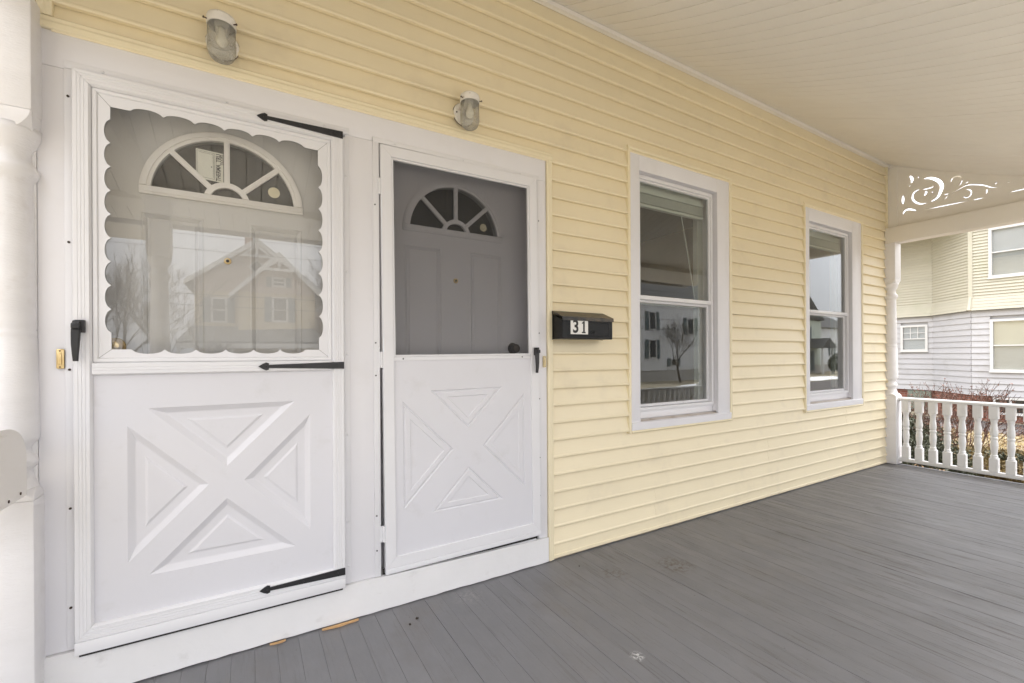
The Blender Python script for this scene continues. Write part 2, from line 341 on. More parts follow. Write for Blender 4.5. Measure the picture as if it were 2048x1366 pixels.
def text_mesh(name, body, size, m, parent, loc, rot, bold=0., sx=1., ext=.0006):
    cu = bpy.data.curves.new(name, 'FONT'); cu.body = body; cu.size = size; cu.extrude = ext; cu.offset = bold; cu.align_x = 'CENTER'; cu.align_y = 'CENTER'
    t = bpy.data.objects.new(name+'_tmp', cu); COL.objects.link(t); dg = bpy.context.evaluated_depsgraph_get()
    me = bpy.data.meshes.new_from_object(t.evaluated_get(dg)); bpy.data.objects.remove(t); bpy.data.curves.remove(cu)
    me.materials.clear(); me.materials.append(MATS[m])
    o = bpy.data.objects.new(name, me); COL.objects.link(o); o.parent = parent; o.location = loc; o.rotation_euler = rot; o.scale = (sx, 1, 1)
    return o
def mitre(name_v, name_h, m, parent, x0, x1, z0, z1, prof, gap=.0005, sides='LRTB', slices=None):
    """frame of four mitred pieces; prof = list of (inset, y)"""
    out = []
    def piece(name, side):
        vs = []
        for (d, y) in prof:
            g = gap
            if side == 'L': q = [(x0+d, z0+d+g), (x0+d, z1-d-g)]
            if side == 'R': q = [(x1-d, z0+d+g), (x1-d, z1-d-g)]
            if side == 'T': q = [(x0+d+g, z1-d), (x1-d-g, z1-d)]
            if side == 'B': q = [(x0+d+g, z0+d), (x1-d-g, z0+d)]
            vs += [(p[0], y, p[1]) for p in q]
        n = len(prof); fs = [(2*i, 2*i+1, 2*((i+1) % n)+1, 2*((i+1) % n)) for i in range(n)]
        fs += [tuple(2*i for i in range(n)), tuple(2*i+1 for i in reversed(range(n)))]
        return MB().add(vs, fs).build(name, m, parent)
    for s_ in sides: out.append(piece(name_v if s_ in 'LR' else name_h, s_))
    return out
def arc(cx, cz, r, a0, a1, n): return [(cx+r*math.cos(a0+(a1-a0)*i/n), cz+r*math.sin(a0+(a1-a0)*i/n)) for i in range(n+1)]
def circ(cx, cz, r, n=16): return [(cx+r*math.cos(2*math.pi*i/n), cz+r*math.sin(2*math.pi*i/n)) for i in range(n)]

# ================================================================== THE SETTING
GZ = -1.05
g = MB().add([(-150, -150, GZ), (180, -150, GZ), (180, 150, GZ), (-150, 150, GZ)], [(0, 1, 2, 3)]).build('ground', 'ground_grass'); tag(g, kind='structure')
st = MB().box(-140, 170, -17.0, -9.5, GZ-.2, GZ+.004).build('street', 'asphalt'); tag(st, kind='structure')
sw = MB().box(-140, 170, -7.6, -6.2, GZ-.2, GZ+.03).build('pavement', 'concrete'); tag(sw, kind='structure')
fw = MB().box(-.6, 2.0, -6.2, -3.1, GZ-.2, GZ+.02).build('added_path', 'concrete'); tag(fw, kind='structure')  # unseen concrete walk, added to bounce light up under the porch ceiling
dw = MB().box(18.1, 20.9, -9.5, 24, GZ-.2, GZ+.008).build('driveway', 'asphalt'); tag(dw, kind='structure')
bed = MB().box(6.6, 9.2, -3.2, 6, GZ-.2, GZ+.02).build('planting_bed', 'mulch'); tag(bed, kind='structure')

# porch floor ------------------------------------------------------
pf = MB().box(-1.2, 6.14, -2.22, .0, -.22, -.03).build('porch_floor', 'gap_dark'); tag(pf, 'grey painted wooden porch floor of narrow boards', kind='structure')
PW = .0812
def plank_mesh():
    w, b, e = PW-.0006, .0007, .004
    mb = MB().extr([(0, -.028), (w, -.028), (w, -b), (w-b*.6, -.0003), (w-b*1.6, 0), (b*1.6, 0), (b*.6, -.0003), (0, -b)], -2.30, .012, 'y')
    return mb.mesh('plank', 'porch_paint')
pm = plank_mesh(); x = -.307-PW*11
while x < 6.10:
    o = bpy.data.objects.new('plank', pm); COL.objects.link(o); o.parent = pf; o.location = (x, random.uniform(-.01, 0), random.uniform(-.0012, .0004)); o.rotation_euler = (0, random.uniform(-.004, .004), 0); x += PW
XE = x
MB().extr([(0, -.030), (.05, -.030), (.062, -.022), (.066, -.012), (.062, -.002), (.05, .002), (0, .002)], -2.32, .012, 'y').build('nosing', 'porch_paint', pf, 'auto').location = (XE, 0, 0)
MB().box(-1.2, 6.13, -2.21, -2.19, GZ, -.03).build('skirt', 'trim_white', pf)
MB().box(6.12, 6.14, -2.2, 0, GZ, -.03).build('skirt', 'trim_white', pf)
for k in range(3):
    box('step', 'porch_paint', -.45, 1.8, -2.34-.28*(k+1), -2.32-.28*k, GZ, -.21-.21*k-.006, pf, .008)

# porch ceiling ------------------------------------------------------
def cz(s): return 3.305-.55*s+.082*s*s-.002*s**3
pc = empty('porch_ceiling'); tag(pc, 'cream grooved soffit ceiling sloping down away from the house', kind='structure')
def soffit_mesh(w3=.3066, n=3):
    w = w3/n; q = []
    for k in range(n):
        a = k*w; dl = .020 if k == 0 else .013; dr = .013 if k < n-1 else .020; hl = .0034 if k == 0 else .0027; hr = .0027 if k < n-1 else .0034
        q += [(a+.0002, dl), (a+hl*.7, dl), (a+hl, .0012), (a+hl+.0012, 0), (a+w-hr-.0012, 0), (a+w-hr, .0012), (a+w-hr*.7, dr), (a+w-.0002, dr)]
    S = [.0 + 2.72*i/16 for i in range(17)]; vs = []; fs = []
    for s in S:
        for (px, h) in q: vs.append((px, -s, cz(s)+h))
    m = len(q)
    for i in range(len(S)-1):
        for j in range(m-1): fs.append((i*m+j, i*m+j+1, (i+1)*m+j+1, (i+1)*m+j))
    return MB().add(vs, fs).mesh('soffit_panel', 'soffit')
sm = soffit_mesh(); x = 1.635-.3066*9-.003
while x < 6.4:
    o = bpy.data.objects.new('soffit_panel', sm); COL.objects.link(o); o.parent = pc; o.location = (x, 0, random.uniform(-.0008, .0008)); x += .3066
# shingled slab above the soffit
S = [2.78*i/10 for i in range(11)]
prof = [(-s, cz(s)+.03) for s in S]+[(-s, cz(s)+.16) for s in reversed(S)]
MB().extr(prof, -1.13, 6.45, 'x').build('roof_deck', 'roof_grey', pc)
MB().extr([(-2.78, cz(2.78)-.02), (-2.80, cz(2.78)-.02), (-2.80, cz(2.78)+.17), (-2.78, cz(2.78)+.17)], -1.15, 6.47, 'x').build('fascia', 'trim_white', pc)
MB().box(-3.2, -.70, -3.75, -2.24, 2.42, 2.55).build('entry_canopy', 'beam_white', pc)
MB().extr([(.012, 3.300), (-.003, cz(.003)-.0012), (-.026, cz(.026)-.0012), (-.027, 3.262), (-.022, 3.262), (-.020, 3.272), (.012, 3.272)], -.86, 6.124, 'x').build('wall_channel', 'beam_white', pc)

# ================================================================== OUR HOUSE
H = empty('yellow_house', (0, .1, GZ)); tag(H, 'yellow clapboard house front with two white storm doors and two sash windows', 'house')
Hi = Matrix.Translation((0, -.1, -GZ))
def hp(o):
    o.parent = H; o.matrix_parent_inverse = Hi; return o
def hemp(name, label=None):
    e = bpy.data.objects.new(name, None); COL.objects.link(e); hp(e); e.empty_display_size = .05
    if label: e['label'] = label
    return e
ZTOP = 3.34
W1 = (2.165, 3.278, .695, 2.580); W2 = (4.362, 5.505, .680, 2.574)
D1 = (-.53, .385, .165, 2.24); D2 = (.53, 1.44, .165, 2.24)
def rect(a): return [(a[0], a[2]), (a[1], a[2]), (a[1], a[3]), (a[0], a[3])]
O1 = (2.275, 3.110, .775, 2.455); O2 = (4.458, 5.290, .763, 2.440)
hp(MB().poly([[(-1.6, -.9), (6.15, -.9), (6.15, ZTOP), (-1.6, ZTOP)], rect((O1[0]-.02, O1[1]+.02, O1[2]-.02, O1[3]+.02)), rect((O2[0]-.02, O2[1]+.02, O2[2]-.02, O2[3]+.02)),
               rect((-.552, .402, .0, 2.238)), rect((.508, 1.452, .0, 2.238))], .019, .16, 'xz').build('wall', 'sheath'))
hp(MB().box(-1.6, 6.15, .02, .3, ZTOP, 6.6).build('unseen_upper_wall', 'vinyl_yellow'))  # unseen upper storey, added to block part of the sky light
hp(MB().box(6.0, 6.15, .16, 9.5, -.9, 6.6).build('side_wall', 'vinyl_yellow'))
hp(MB().box(-1.75, -1.6, .0, 9.5, -.9, 6.6).build('side_wall', 'vinyl_yellow'))
hp(MB().box(-1.6, 6.0, 9.3, 9.5, -.9, 6.6).build('rear_wall', 'vinyl_yellow'))
hp(MB().extr([(-2.1, 6.5), (2.2, 9.6), (6.5, 6.5), (6.5, 6.62), (2.2, 9.75), (-2.1, 6.62)], -.3, 9.9, 'y').build('roof', 'roof_grey'))  # unseen house roof, added with the upper storey to block sky
hp(MB().box(-1.6, 6.0, .3, 9.3, 6.45, 6.55).build('attic_floor', 'interior'))
# dark rooms behind the openings
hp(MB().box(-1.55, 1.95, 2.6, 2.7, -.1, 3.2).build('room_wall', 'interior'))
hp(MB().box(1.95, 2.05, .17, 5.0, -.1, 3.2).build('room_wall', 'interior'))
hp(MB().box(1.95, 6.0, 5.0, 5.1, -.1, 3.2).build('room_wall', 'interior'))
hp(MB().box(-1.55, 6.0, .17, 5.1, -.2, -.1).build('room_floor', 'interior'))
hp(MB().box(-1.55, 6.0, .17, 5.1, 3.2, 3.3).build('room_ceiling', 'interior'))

# clapboards: every course a board, split at the openings and at staggered joints
EXP = .103; Z0 = .088
def clap(x0, x1, z0, top=EXP):
    mb = MB().extr([(.0185, z0+top+.004), (.0180, z0+top), (.0145, z0+top*.86), (.0060, z0+top*.50), (-.0020, z0+.016), (-.0056, z0+.0095), (-.0062, z0+.002), (-.0044, z0-.0020), (.0125, z0-.0028), (.0185, z0+.004)], x0, x1, 'x')
    o = mb.build('siding_board', 'vinyl_yellow'); hp(o); return o
def spans(z0, z1):
    sp = [[-.585, 6.085]]
    def cut(a, b):
        out = []
        for s in sp:
            if b <= s[0] or a >= s[1]: out.append(s); continue
            if a > s[0]: out.append([s[0], a])
            if b < s[1]: out.append([b, s[1]])
        return out
    if z0 < 2.33: sp = cut(-2, 1.530)
    for Wn in (W1, W2):
        if z1 > Wn[2]+.04 and z0 < Wn[3]-.05: sp = cut(Wn[0]+.012, Wn[1]-.012)
    return sp
k = 0
while Z0+EXP*k < 3.29:
    z0 = Z0+EXP*k; top = min(EXP, 3.297-z0)
    for (a, b) in spans(z0, z0+top):
        j = [a]
        if b-a > 3.4:
            s = a+.5+((k//2*1.37+.4) % 6.4)
            if a+.6 < s < b-.6: j.append(s)
            if s+3.66 < b-.6: j.append(s+3.66)
        j.append(b)
        for i in range(len(j)-1):
            o = clap(j[i]-(.012 if i else 0), j[i+1], z0, top)
            if i: o.location.y = -.0006
    k += 1
o = MB().extr([(.0165, .088), (.008, .086), (.0005, .030), (-.004, .026), (-.005, .010), (.0165, .008)], 1.545, 6.085, 'x').build('starter_board', 'vinyl_yellow'); hp(o)
def chan(x0, x1, z0, z1, y0=-.007):
    o = MB().box(x0, x1, y0, .0165, z0, z1, .0025).build('trim_channel', 'vinyl_yellow_trim', None, 'auto'); hp(o); return o
def chan_v(x, z0, z1, w=.030, flip=1):
    # vertical J channel with a rounded face and a return lip
    a, b = (x, x+w) if flip > 0 else (x-w, x)
    pr = [(a, .016), (a, -.008), (a+.003, -.012), (a+w*.45, -.013), (a+w*.62, -.010), (b-.004, -.010), (b, -.007), (b, .016)]
    if flip < 0: pr = [(a+b-p, q) for p, q in pr]
    o = MB().extr(pr, z0, z1, 'z').build('trim_channel', 'vinyl_yellow_trim'); hp(o); return o
def chan_h(x0, x1, z, w=.030, flip=1):
    a = z; b = z+w*flip
    pr = [(.016, a), (-.009, a), (-.013, a+.003*flip), (-.014, a+w*.45*flip), (-.010, a+w*.65*flip), (-.010, b-.004*flip), (-.006, b), (.016, b)]
    o = MB().extr(pr, x0, x1, 'x').build('trim_channel', 'vinyl_yellow_trim'); hp(o); return o
chan_h(-.626, 1.552, 2.357, .044)
chan_v(1.512, .006, 2.356, .038)
chan_v(-.622, 2.402, 3.27, .04)
chan_v(6.085, .01, 3.27, .03)
for Wn in (W1, W2):
    chan_v(Wn[0], Wn[2]-.004, Wn[3], .022); chan_v(Wn[1], Wn[2]-.004, Wn[3], .022, -1)
    chan_h(Wn[0]-.003, Wn[1]+.003, Wn[3]-.004, .024); chan_h(Wn[0]+.022, Wn[1]-.022, Wn[2]-.004, .018)
# --- door surround
ds = hemp('door_surround', 'white board casing round both storm doors')
def tb(name, a, m='trim_white', y0=.000, y1=.0185, c=.0015): return box(name, m, a[0], a[1], y0, y1, a[2], a[3], ds, c)
tb('header_board', (-.624, 1.509, 2.2325, 2.356)); 
tb('casing_board', (-.624, -.531, .178, 2.2315)); tb('casing_board', (.388, .519, .166, 2.2315)); tb('casing_board', (1.452, 1.509, .148, 2.2315))
b = MB()
n = 46; pts = []
for i in range(n+1):
    xx = -.626+(1.508+.626)*i/n; pts.append((xx, .006+random.uniform(-.0018, .0015)))
b.poly([pts+[(1.508, .146), (.52, .163), (-.626, .176)]], -.012, .10, 'xz'); b.build('base_board', 'base_white', ds)
# storm frame strips (z-bars) and screws
def zbar(x0, x1, z0, z1, y=-.006): return box('frame_strip', 'metal_white', x0, x1, y, .014, z0, z1, ds, .001)
zbar(-.554, -.5325, .19, 2.233); zbar(.3795, .4035, .168, 2.216); zbar(-.554, .405, 2.2345, 2.262, -.005)
zbar(.512, .5405, .166, 2.252); zbar(1.444, 1.462, .152, 2.225); zbar(.512, 1.462, 2.2275, 2.250, -.0065)
def piano():
    mb = MB()
    for i in range(128): mb.lathe([(.175+i*.0159, .0034), (.175+i*.0159+.0148, .0034)], 8, (.3775, -.0085), 'z')
    return mb
piano().build('piano_hinge', 'metal_white', ds, 'auto')
scr = MB().lathe([(-.0042, .0001), (-.0042, .0024), (-.0034, .0038), (-.0012, .0043), (0, .0043)], 10, axis='y').mesh('screw', 'bronze_dark', True)
scd = MB().lathe([(-.0015, .0001), (-.0015, .0034), (0, .0036)], 10, axis='y').mesh('screw', 'print_black', True)
scw = MB().lathe([(-.004, .0001), (-.004, .0022), (-.003, .0036), (0, .0042)], 10, axis='y').mesh('screw', 'metal_white', True)
def screw(me, x, z, y, par):
    o = bpy.data.objects.new('screw', me); COL.objects.link(o); o.parent = par; o.location = (x, y, z)
for z in (2.135, 1.62, 1.17, .68, .33): screw(scr, -.543, z, -.0062, ds)
for z in (2.04, 1.6, 1.22, .85, .45, .25): screw(scw, .392, z, -.0062, ds)
for z in (1.93, 1.275, 1.12, .455, .29): screw(scd, .521, z, -.0062, ds)
for z in (1.99, 1.34, .96, .62, .40): screw(scd, 1.453, z, -.0062, ds)
for x in (.62, .98, 1.33): screw(scw, x, 2.239, -.0067, ds)
for x in (-.45, -.07, .3): screw(scw, x, 2.249, -.0052, ds)
# jambs and thresholds
for (a, b_) in ((-.552, .402), (.508, 1.452)):
    box('jamb', 'door_grey' if a > 0 else 'fan_white', a, a+.022, .0185, .16, .14, 2.238, ds); box('jamb', 'door_grey' if a > 0 else 'fan_white', b_-.022, b_, .0185, .16, .14, 2.238, ds)
    box('jamb', 'door_grey' if a > 0 else 'fan_white', a+.022, b_-.022, .0185, .16, 2.216, 2.238, ds); box('threshold', 'metal_white', a+.022, b_-.022, .0, .16, .10, .152, ds)

# --- storm door 1 (glass, scalloped frame, crossbuck)
sd1 = hemp('storm_door', 'white storm door with scalloped glass opening and black strap hinges')
x0, x1, z0, z1 = -.5275, .3735, .170, 2.2285
YF = -.034
flute = [(0, .012), (0, YF+.003), (.002, YF), (.012, YF), (.0135, YF+.0016), (.015, YF), (.0215, YF), (.023, YF+.0016), (.0245, YF), (.031, YF), (.0325, YF+.0016), (.034, YF), (.043, YF), (.049, YF+.010), (.049, .012)]
mitre('stile', 'rail', 'metal_white', sd1, x0, x1, z0+.042, z1, flute)
box('door_sweep', 'metal_white', x0, x1, YF-.002, .008, z0-.002, z0+.0415, sd1, .0015)
box('sweep_seal', 'gap_dark', x0+.01, x1-.01, YF+.006, .004, z0-.012, z0-.002, sd1)
MB().extr([(-.005, 1.146), (YF+.007, 1.149), (YF, 1.154), (YF, 1.163), (YF+.0015, 1.1645), (YF, 1.166), (YF, 1.174), (YF+.0015, 1.1755), (YF, 1.177), (YF, 1.190), (YF+.005, 1.194), (-.005, 1.194)], x0+.049, x1-.0492, 'x').build('middle_rail', 'metal_white', sd1)
# scalloped glass frame
gx0, gx1, gz0, gz1 = -.4775, .3235, 1.195, 2.179
def scallops():
    pts = []
    def run(a, b, nrm, n, depth, e0, e1):
        a = Vector(a); b = Vector(b); d = (b-a); Lg = d.length; d.normalize(); nv = Vector(nrm)
        q = [a]; s0 = a+d*e0; w = (Lg-e0-e1)/n
        q.append(s0)
        for i in range(n):
            c0 = s0+d*w*i
            for t in range(1, 11):
                u = t/10; h = depth*(1-(2*u-1)**2)**.62
                q.append(c0+d*w*u+nv*h)
        return q
    a, b, c, d = (-.4275, 1.2415), (.2705, 1.2415), (.2705, 2.124), (-.4275, 2.124)
    q = run(a, b, (0, -1), 6, .0165, .056, .055) + run(b, c, (1, 0), 8, .0175, .052, .068) + run(c, d, (0, 1), 6, .0165, .055, .056) + run(d, a, (-1, 0), 9, .0175, .046, .060)
    for p in q:
        p = (p[0], p[1])
        if not pts or (abs(pts[-1][0]-p[0])+abs(pts[-1][1]-p[1])) > 1e-5: pts.append(p)
    if abs(pts[0][0]-pts[-1][0])+abs(pts[0][1]-pts[-1][1]) < 1e-5: pts.pop()
    return pts
sc = scallops()
mitre('glass_stop', 'glass_stop', 'metal_white', sd1, gx0, gx1, gz0, gz1, [(0, -.004), (0, -.0215), (.002, -.024), (.012, -.024), (.0155, -.019), (.0155, -.004)])
mb = MB(); ins = .016
mb.poly([[(gx0+ins, gz0+ins), (gx1-ins, gz0+ins), (gx1-ins, gz1-ins), (gx0+ins, gz1-ins)], sc], -.0195, -.0165, 'xz'); mb.build('scalloped_frame', 'metal_white', sd1)
for (p, q) in (((gx0+ins, gz0+ins), (-.4275, 1.2415)), ((gx1-ins, gz0+ins), (.2705, 1.2415)), ((gx1-ins, gz1-ins), (.2705, 2.124)), ((gx0+ins, gz1-ins), (-.4275, 2.124))):
    MB().tube([(p[0], -.0196, p[1]), (q[0], -.0196, q[1])], [.0006, .0006], 4).build('mitre_seam', 'sticker_line', sd1)
MB().box(gx0+.01, gx1-.01, -.0140, -.0110, gz0+.01, gz1-.01).build('pane', 'glass_door', sd1)
# crossbuck panel
def crossbuck(name, m, par, x0, x1, z0, z1, tris, y, prof, back=.006):
    mb = MB(); holes = []
    for T in tris: holes.append([tuple(p) for p in T])
    flat = [(x0, z0), (x1, z0), (x1, z1), (x0, z1)]
    tri = tessellate_polygon([[Vector((*p, 0)) for p in lp] for lp in [flat]+holes]); allp = flat+[p for h in holes for p in h]
    mb.add([(p[0], y, p[1]) for p in allp], [tuple(t) for t in tri])
    for T in holes:
        A, B, C = [Vector(p) for p in T]; a = (B-C).length; b = (A-C).length; c = (A-B).length
        I = (A*a+B*b+C*c)/(a+b+c); s = (a+b+c)/2; r = math.sqrt(max(1e-9, s*(s-a)*(s-b)*(s-c)))/s
        rings = []
        for (d, dy) in prof: f = (r-d)/r; rings.append([(I.x+(p.x-I.x)*f, y+dy, I.y+(p.y-I.y)*f) for p in (A, B, C)])
        vs = [p for rg in rings for p in rg]; fs = []
        for i in range(len(rings)-1):
            for j in range(3): fs.append((3*i+j, 3*i+(j+1) % 3, 3*i+3+(j+1) % 3, 3*i+3+j))
        n = 3*(len(rings)-1); fs.append((n, n+1, n+2)); mb.add(vs, fs)
    o = mb.build(name, m, par); return o
t1 = [[(-.327, 1.021), (.175, 1.021), (-.076, .772)], [(-.385, .960), (-.136, .707), (-.385, .454)], [(.233, .960), (-.016, .707), (.233, .454)], [(-.076, .643), (-.327, .394), (.175, .394)]]
crossbuck('kick_panel', 'door_white', sd1, x0+.047, x1-.047, z0+.085, 1.148, t1, -.018, [(0, 0), (.0015, .0010), (.020, .0125), (.024, .0135), (.0475, .0135), (.050, .0130), (.056, .0095), (.058, .0088)])
# strap hinges
def strap(z, tilt):
    o = MB().poly([[(.3725, -.0155), (.3725, .0155), (.10, .0075), (.075, .0065), (.074, .0135), (.064, .0165), (.052, .011), (.036, 0), (.052, -.011), (.064, -.0165), (.074, -.0135), (.075, -.0065), (.10, -.0075)]], -.0055, 0, 'xz')
    bm = o
    q = bm.build('strap_hinge', 'iron_black', sd1); q.location = (0, YF-.0002, z)
    for (xx) in (.34, .20, .065): screw_o = bpy.data.objects.new('screw', scd_h); COL.objects.link(screw_o); screw_o.parent = sd1; screw_o.location = (xx, YF-.0055, z)
scd_h = MB().lathe([(-.0025, .0001), (-.002, .003), (0, .0042)], 10, axis='y').mesh('screw', 'iron_black', True)
for z in (2.2085, 1.1715, .2435): strap(z, 0)
# handle
def handle(par, x, z, lean, y):
    e = MB().box(x-.012, x+.014, y-.020, y, z-.008, z+.036, .002).build('handle_base', 'iron_black', par, 'auto')
    prof = []
    vs = []; fs = []; sec = [(z+.034, .0105, .022), (z+.02, .0125, .030), (z-.01, .0125, .033), (z-.05, .011, .034), (z-.085, .0085, .032), (z-.108, .0068, .028)]
    for (zz, hw, yy) in sec:
        xo = x-.006+lean*(zz-z)
        for (ax, ay) in ((-1, .35), (-.7, 0), (.7, 0), (1, .35), (1, 1), (-1, 1)): vs.append((xo+ax*hw, y-yy+ay*.010, zz))
    for i in range(len(sec)-1):
        for j in range(6): fs.append((i*6+j, i*6+(j+1) % 6, i*6+6+(j+1) % 6, i*6+6+j))
    fs += [tuple(range(5, -1, -1)), tuple((len(sec)-1)*6+j for j in range(6))]
    MB().add(vs, fs).build('pull_handle', 'iron_black', par, 'auto')
    MB().box(x-.016, x+.006, y-.044, y-.028, z+.004, z+.024, .004).build('thumb_latch', 'iron_black', par, 'auto')
handle(sd1, -.507, 1.308, .02, YF)

# --- storm door 2 (insect screen)
sd2 = hemp('storm_door', 'white storm door with insect screen, hung slightly crooked')
x0, x1, z0, z1 = .5525, 1.4415, .174, 2.2195
YG = -.020
mitre('stile', 'rail', 'metal_white', sd2, x0, x1, z0+.020, z1, [(0, .010), (0, YG+.002), (.002, YG), (.050, YG), (.052, YG+.003), (.052, .010)])
box('door_sweep', 'metal_white', x0+.0005, x1-.0005, YG-.0015, .006, z0-.004, z0+.0195, sd2, .0015)
mitre('screen_frame', 'screen_frame', 'metal_white', sd2, x0+.0525, x1-.0525, 1.2075, z1-.0525, [(0, .004), (0, -.014), (.001, -.0155), (.0085, -.0155), (.010, -.011), (.010, .004)])
MB().box(x0+.06, x1-.06, -.0068, -.0064, 1.214, z1-.060).build('insect_screen', 'insect_screen', sd2)
box('middle_rail', 'metal_white', x0+.0525, x1-.0525, -.017, .004, 1.1885, 1.2065, sd2, .0012)
t2 = [[(.787, 1.036), (1.200, 1.036), (.9935, .829)], [(.645, .992), (.910, .727), (.645, .462)], [(1.342, .992), (1.077, .727), (1.342, .462)], [(.9935, .627), (.787, .420), (1.200, .420)]]
crossbuck('kick_panel', 'door_white', sd2, x0+.051, x1-.051, z0+.068, 1.1885, t2, -.012, [(0, 0), (.004, .0045), (.008, .0052), (.012, .001), (.016, .0002), (.036, .0002), (.039, .0035), (.042, .0038)])
for z in (2.02, 1.195, .365):
    MB().lathe([(z-.038, .0055), (z+.038, .0055)], 10, (.5475, -.0125), 'z').build('hinge_knuckle', 'metal_white', sd2, 'auto')
    box('hinge_leaf', 'metal_white', .530, .5475, -.0085, -.0063, z-.038, z+.038, sd2)
for x in (.65, 1.33): screw(scd, x, 1.198, -.0172, sd2)
handle(sd2, 1.4185, 1.214, .0, YG)
sd2.location = (0, 0, 0)
sd2.rotation_euler = (0, -.0075, 0); sd2.location = (.0085, 0, -.0045)
# dark strip painted in for the shade in the gap under the crooked door
box('sill_gap_shade', 'gap_dark', .5525, 1.4415, .0065, .012, .148, .19, ds)

# --- entry doors behind the storm doors
def entry(cx, m, mf, label, brass):
    e = hemp('entry_door', label)
    a, b_ = cx-.455, cx+.455; y = .088
    czn = 1.862; hole = arc(cx, czn, .262, R(3.5), R(176.5), 36)
    pans = []
    for (px0, px1) in ((-.287, -.082), (.082, .287)): pans.append((cx+px0, cx+px1))
    loops = [[(a, .155), (b_, .155), (b_, 2.213), (a, 2.213)], hole] + [[(p0, .30), (p1, .30), (p1, 1.785), (p0, 1.785)] for p0, p1 in pans]
    MB().poly(loops, y, y+.044, 'xz').build('leaf', m, e)
    for (p0, p1) in pans:
        mitre('panel_moulding', 'panel_moulding', m, e, p0, p1, .30, 1.785, [(0, y+.02), (0, y), (.006, y-.003), (.016, y+.005), (.020, y+.010), (.032, y+.008), (.032, y+.02)], gap=0)
        MB().box(p0+.030, p1-.030, y+.004, y+.02, .33, 1.755).build('raised_panel', m, e)
    # fanlight frame: half ring, sill bar, hub ring, spokes
    RO, RI = .292, .256
    def ringp(ro, ri, d0, d1, bot=None):
        ao, ai = math.asin(.0264/ro), math.asin(.0264/ri); return [arc(cx, czn, ro, ao, math.pi-ao, 44)+list(reversed(arc(cx, czn, ri, ai, math.pi-ai, 44)))]
    MB().poly(ringp(RO, RI, 0, 0), y-.010, y+.006, 'xz').build('fanlight_frame', mf, e)
    MB().poly(ringp(RO-.006, RI+.013, 0, 0), y-.0155, y-.010, 'xz').build('fanlight_frame', mf, e)
    box('fanlight_sill', mf, cx-RO, cx+RO, y-.010, y+.006, czn-.006, czn+.026, e, .002)
    box('fanlight_sill', mf, cx-RO+.008, cx+RO-.008, y-.0155, y-.0102, czn+.002, czn+.016, e, .0015)
    MB().poly([arc(cx, czn, .084, R(18), R(162), 20)+list(reversed(arc(cx, czn, .062, R(24), R(156), 20)))], y-.0145, y+.002, 'xz').build('fanlight_hub', mf, e)
    for an in (43, 90, 137):
        c, s_ = math.cos(R(an)), math.sin(R(an)); h = .0105
        q = [(.082, -h), (.258, -h), (.258, h), (.082, h)]
        MB().poly([[(cx+u*c-v*s_, czn+u*s_+v*c) for u, v in q]], y-.0105, y+.002, 'xz').build('fanlight_bar', mf, e)
        q = [(.082, -h*.45), (.258, -h*.45), (.258, h*.45), (.082, h*.45)]
        MB().poly([[(cx+u*c-v*s_, czn+u*s_+v*c) for u, v in q]], y-.0140, y-.0104, 'xz').build('fanlight_bar', mf, e)
    MB().poly([arc(cx, czn, .27, 0, math.pi, 40)], y+.0065, y+.010, 'xz').build('pane', 'glass_fan', e)
    # peephole, knob
    MB().lathe([(y-.005, .0001), (y-.005, .006), (y-.004, .0075), (y-.0045, .0125), (y-.002, .014), (y, .014)], 20, (cx, 1.618), 'y').build('peephole', brass, e, 'auto')
    MB().lathe([(y-.0056, .0001), (y-.0056, .0058), (y-.0052, .0062)], 16, (cx, 1.618), 'y').build('peephole_lens', 'glass_dark', e, 'auto')
    return e
e1 = entry(-.073, 'door_taupe', 'fan_white', 'taupe panelled entry door with white fanlight behind the scalloped storm door', 'brass')
e2 = entry(.973, 'door_grey', 'fan_grey', 'grey panelled entry door with fanlight behind the insect screen', 'brass')
def knob(par, x, z, m):
    y = .088
    MB().lathe([(y-.004, .0001), (y-.004, .030), (y-.001, .033), (y, .033)], 28, (x, z), 'y').build('knob_rose', m, par, 'auto')
    MB().lathe([(y-.052, .0001), (y-.052, .012), (y-.049, .020), (y-.040, .0255), (y-.028, .024), (y-.020, .015), (y-.004, .013)], 28, (x, z), 'y').build('door_knob', m, par, 'auto')
knob(e1, -.438, 1.255, 'brass'); knob(e2, 1.330, 1.252, 'bronze_dark')
# stickers on the fanlights
def plate(name, m, par, loops, y0, y1): return MB().poly(loops, y0, y1, 'xz').build(name, m, par)
ys = .0935
plate('sticker', 'sticker_pale', e1, [[(-.182, 1.955), (-.0865, 1.948), (-.0865, 2.072), (-.182, 2.076)]], ys, ys+.0008)
for (a, b_) in (((-.178, 2.070), (-.118, 2.066)), ((-.176, 1.962), (-.118, 1.958)), ((-.118, 1.958), (-.118, 2.066)), ((-.178, 1.962), (-.178, 2.070)), ((-.112, 1.956), (-.112, 2.068)), ((-.172, 2.064), (-.122, 2.061)), ((-.122, 1.964), (-.122, 2.061))):
    MB().tube([(a[0], ys-.0003, a[1]), (b_[0], ys-.0003, b_[1])], [.0006, .0006], 4).build('sticker_outline', 'sticker_line', e1)
plate('sticker_dot', 'print_black', e1, [circ(-.128, 2.008, .0022, 10)], ys-.0008, ys)
text_mesh('sticker_lettering', 'THERMA  TRU', .0225, 'print_black', e1, (-.1035, ys-.0006, 2.010), (R(90), R(-90), 0), .0004, .80)
text_mesh('sticker_lettering', 'DOORS', .0145, 'print_black', e1, (-.0915, ys-.0006, 2.045), (R(90), R(-90), 0), .0001, .85)
plate('seal', 'seal_cream', e1, [circ(.103, 1.942, .0235, 24)], ys, ys+.0008)
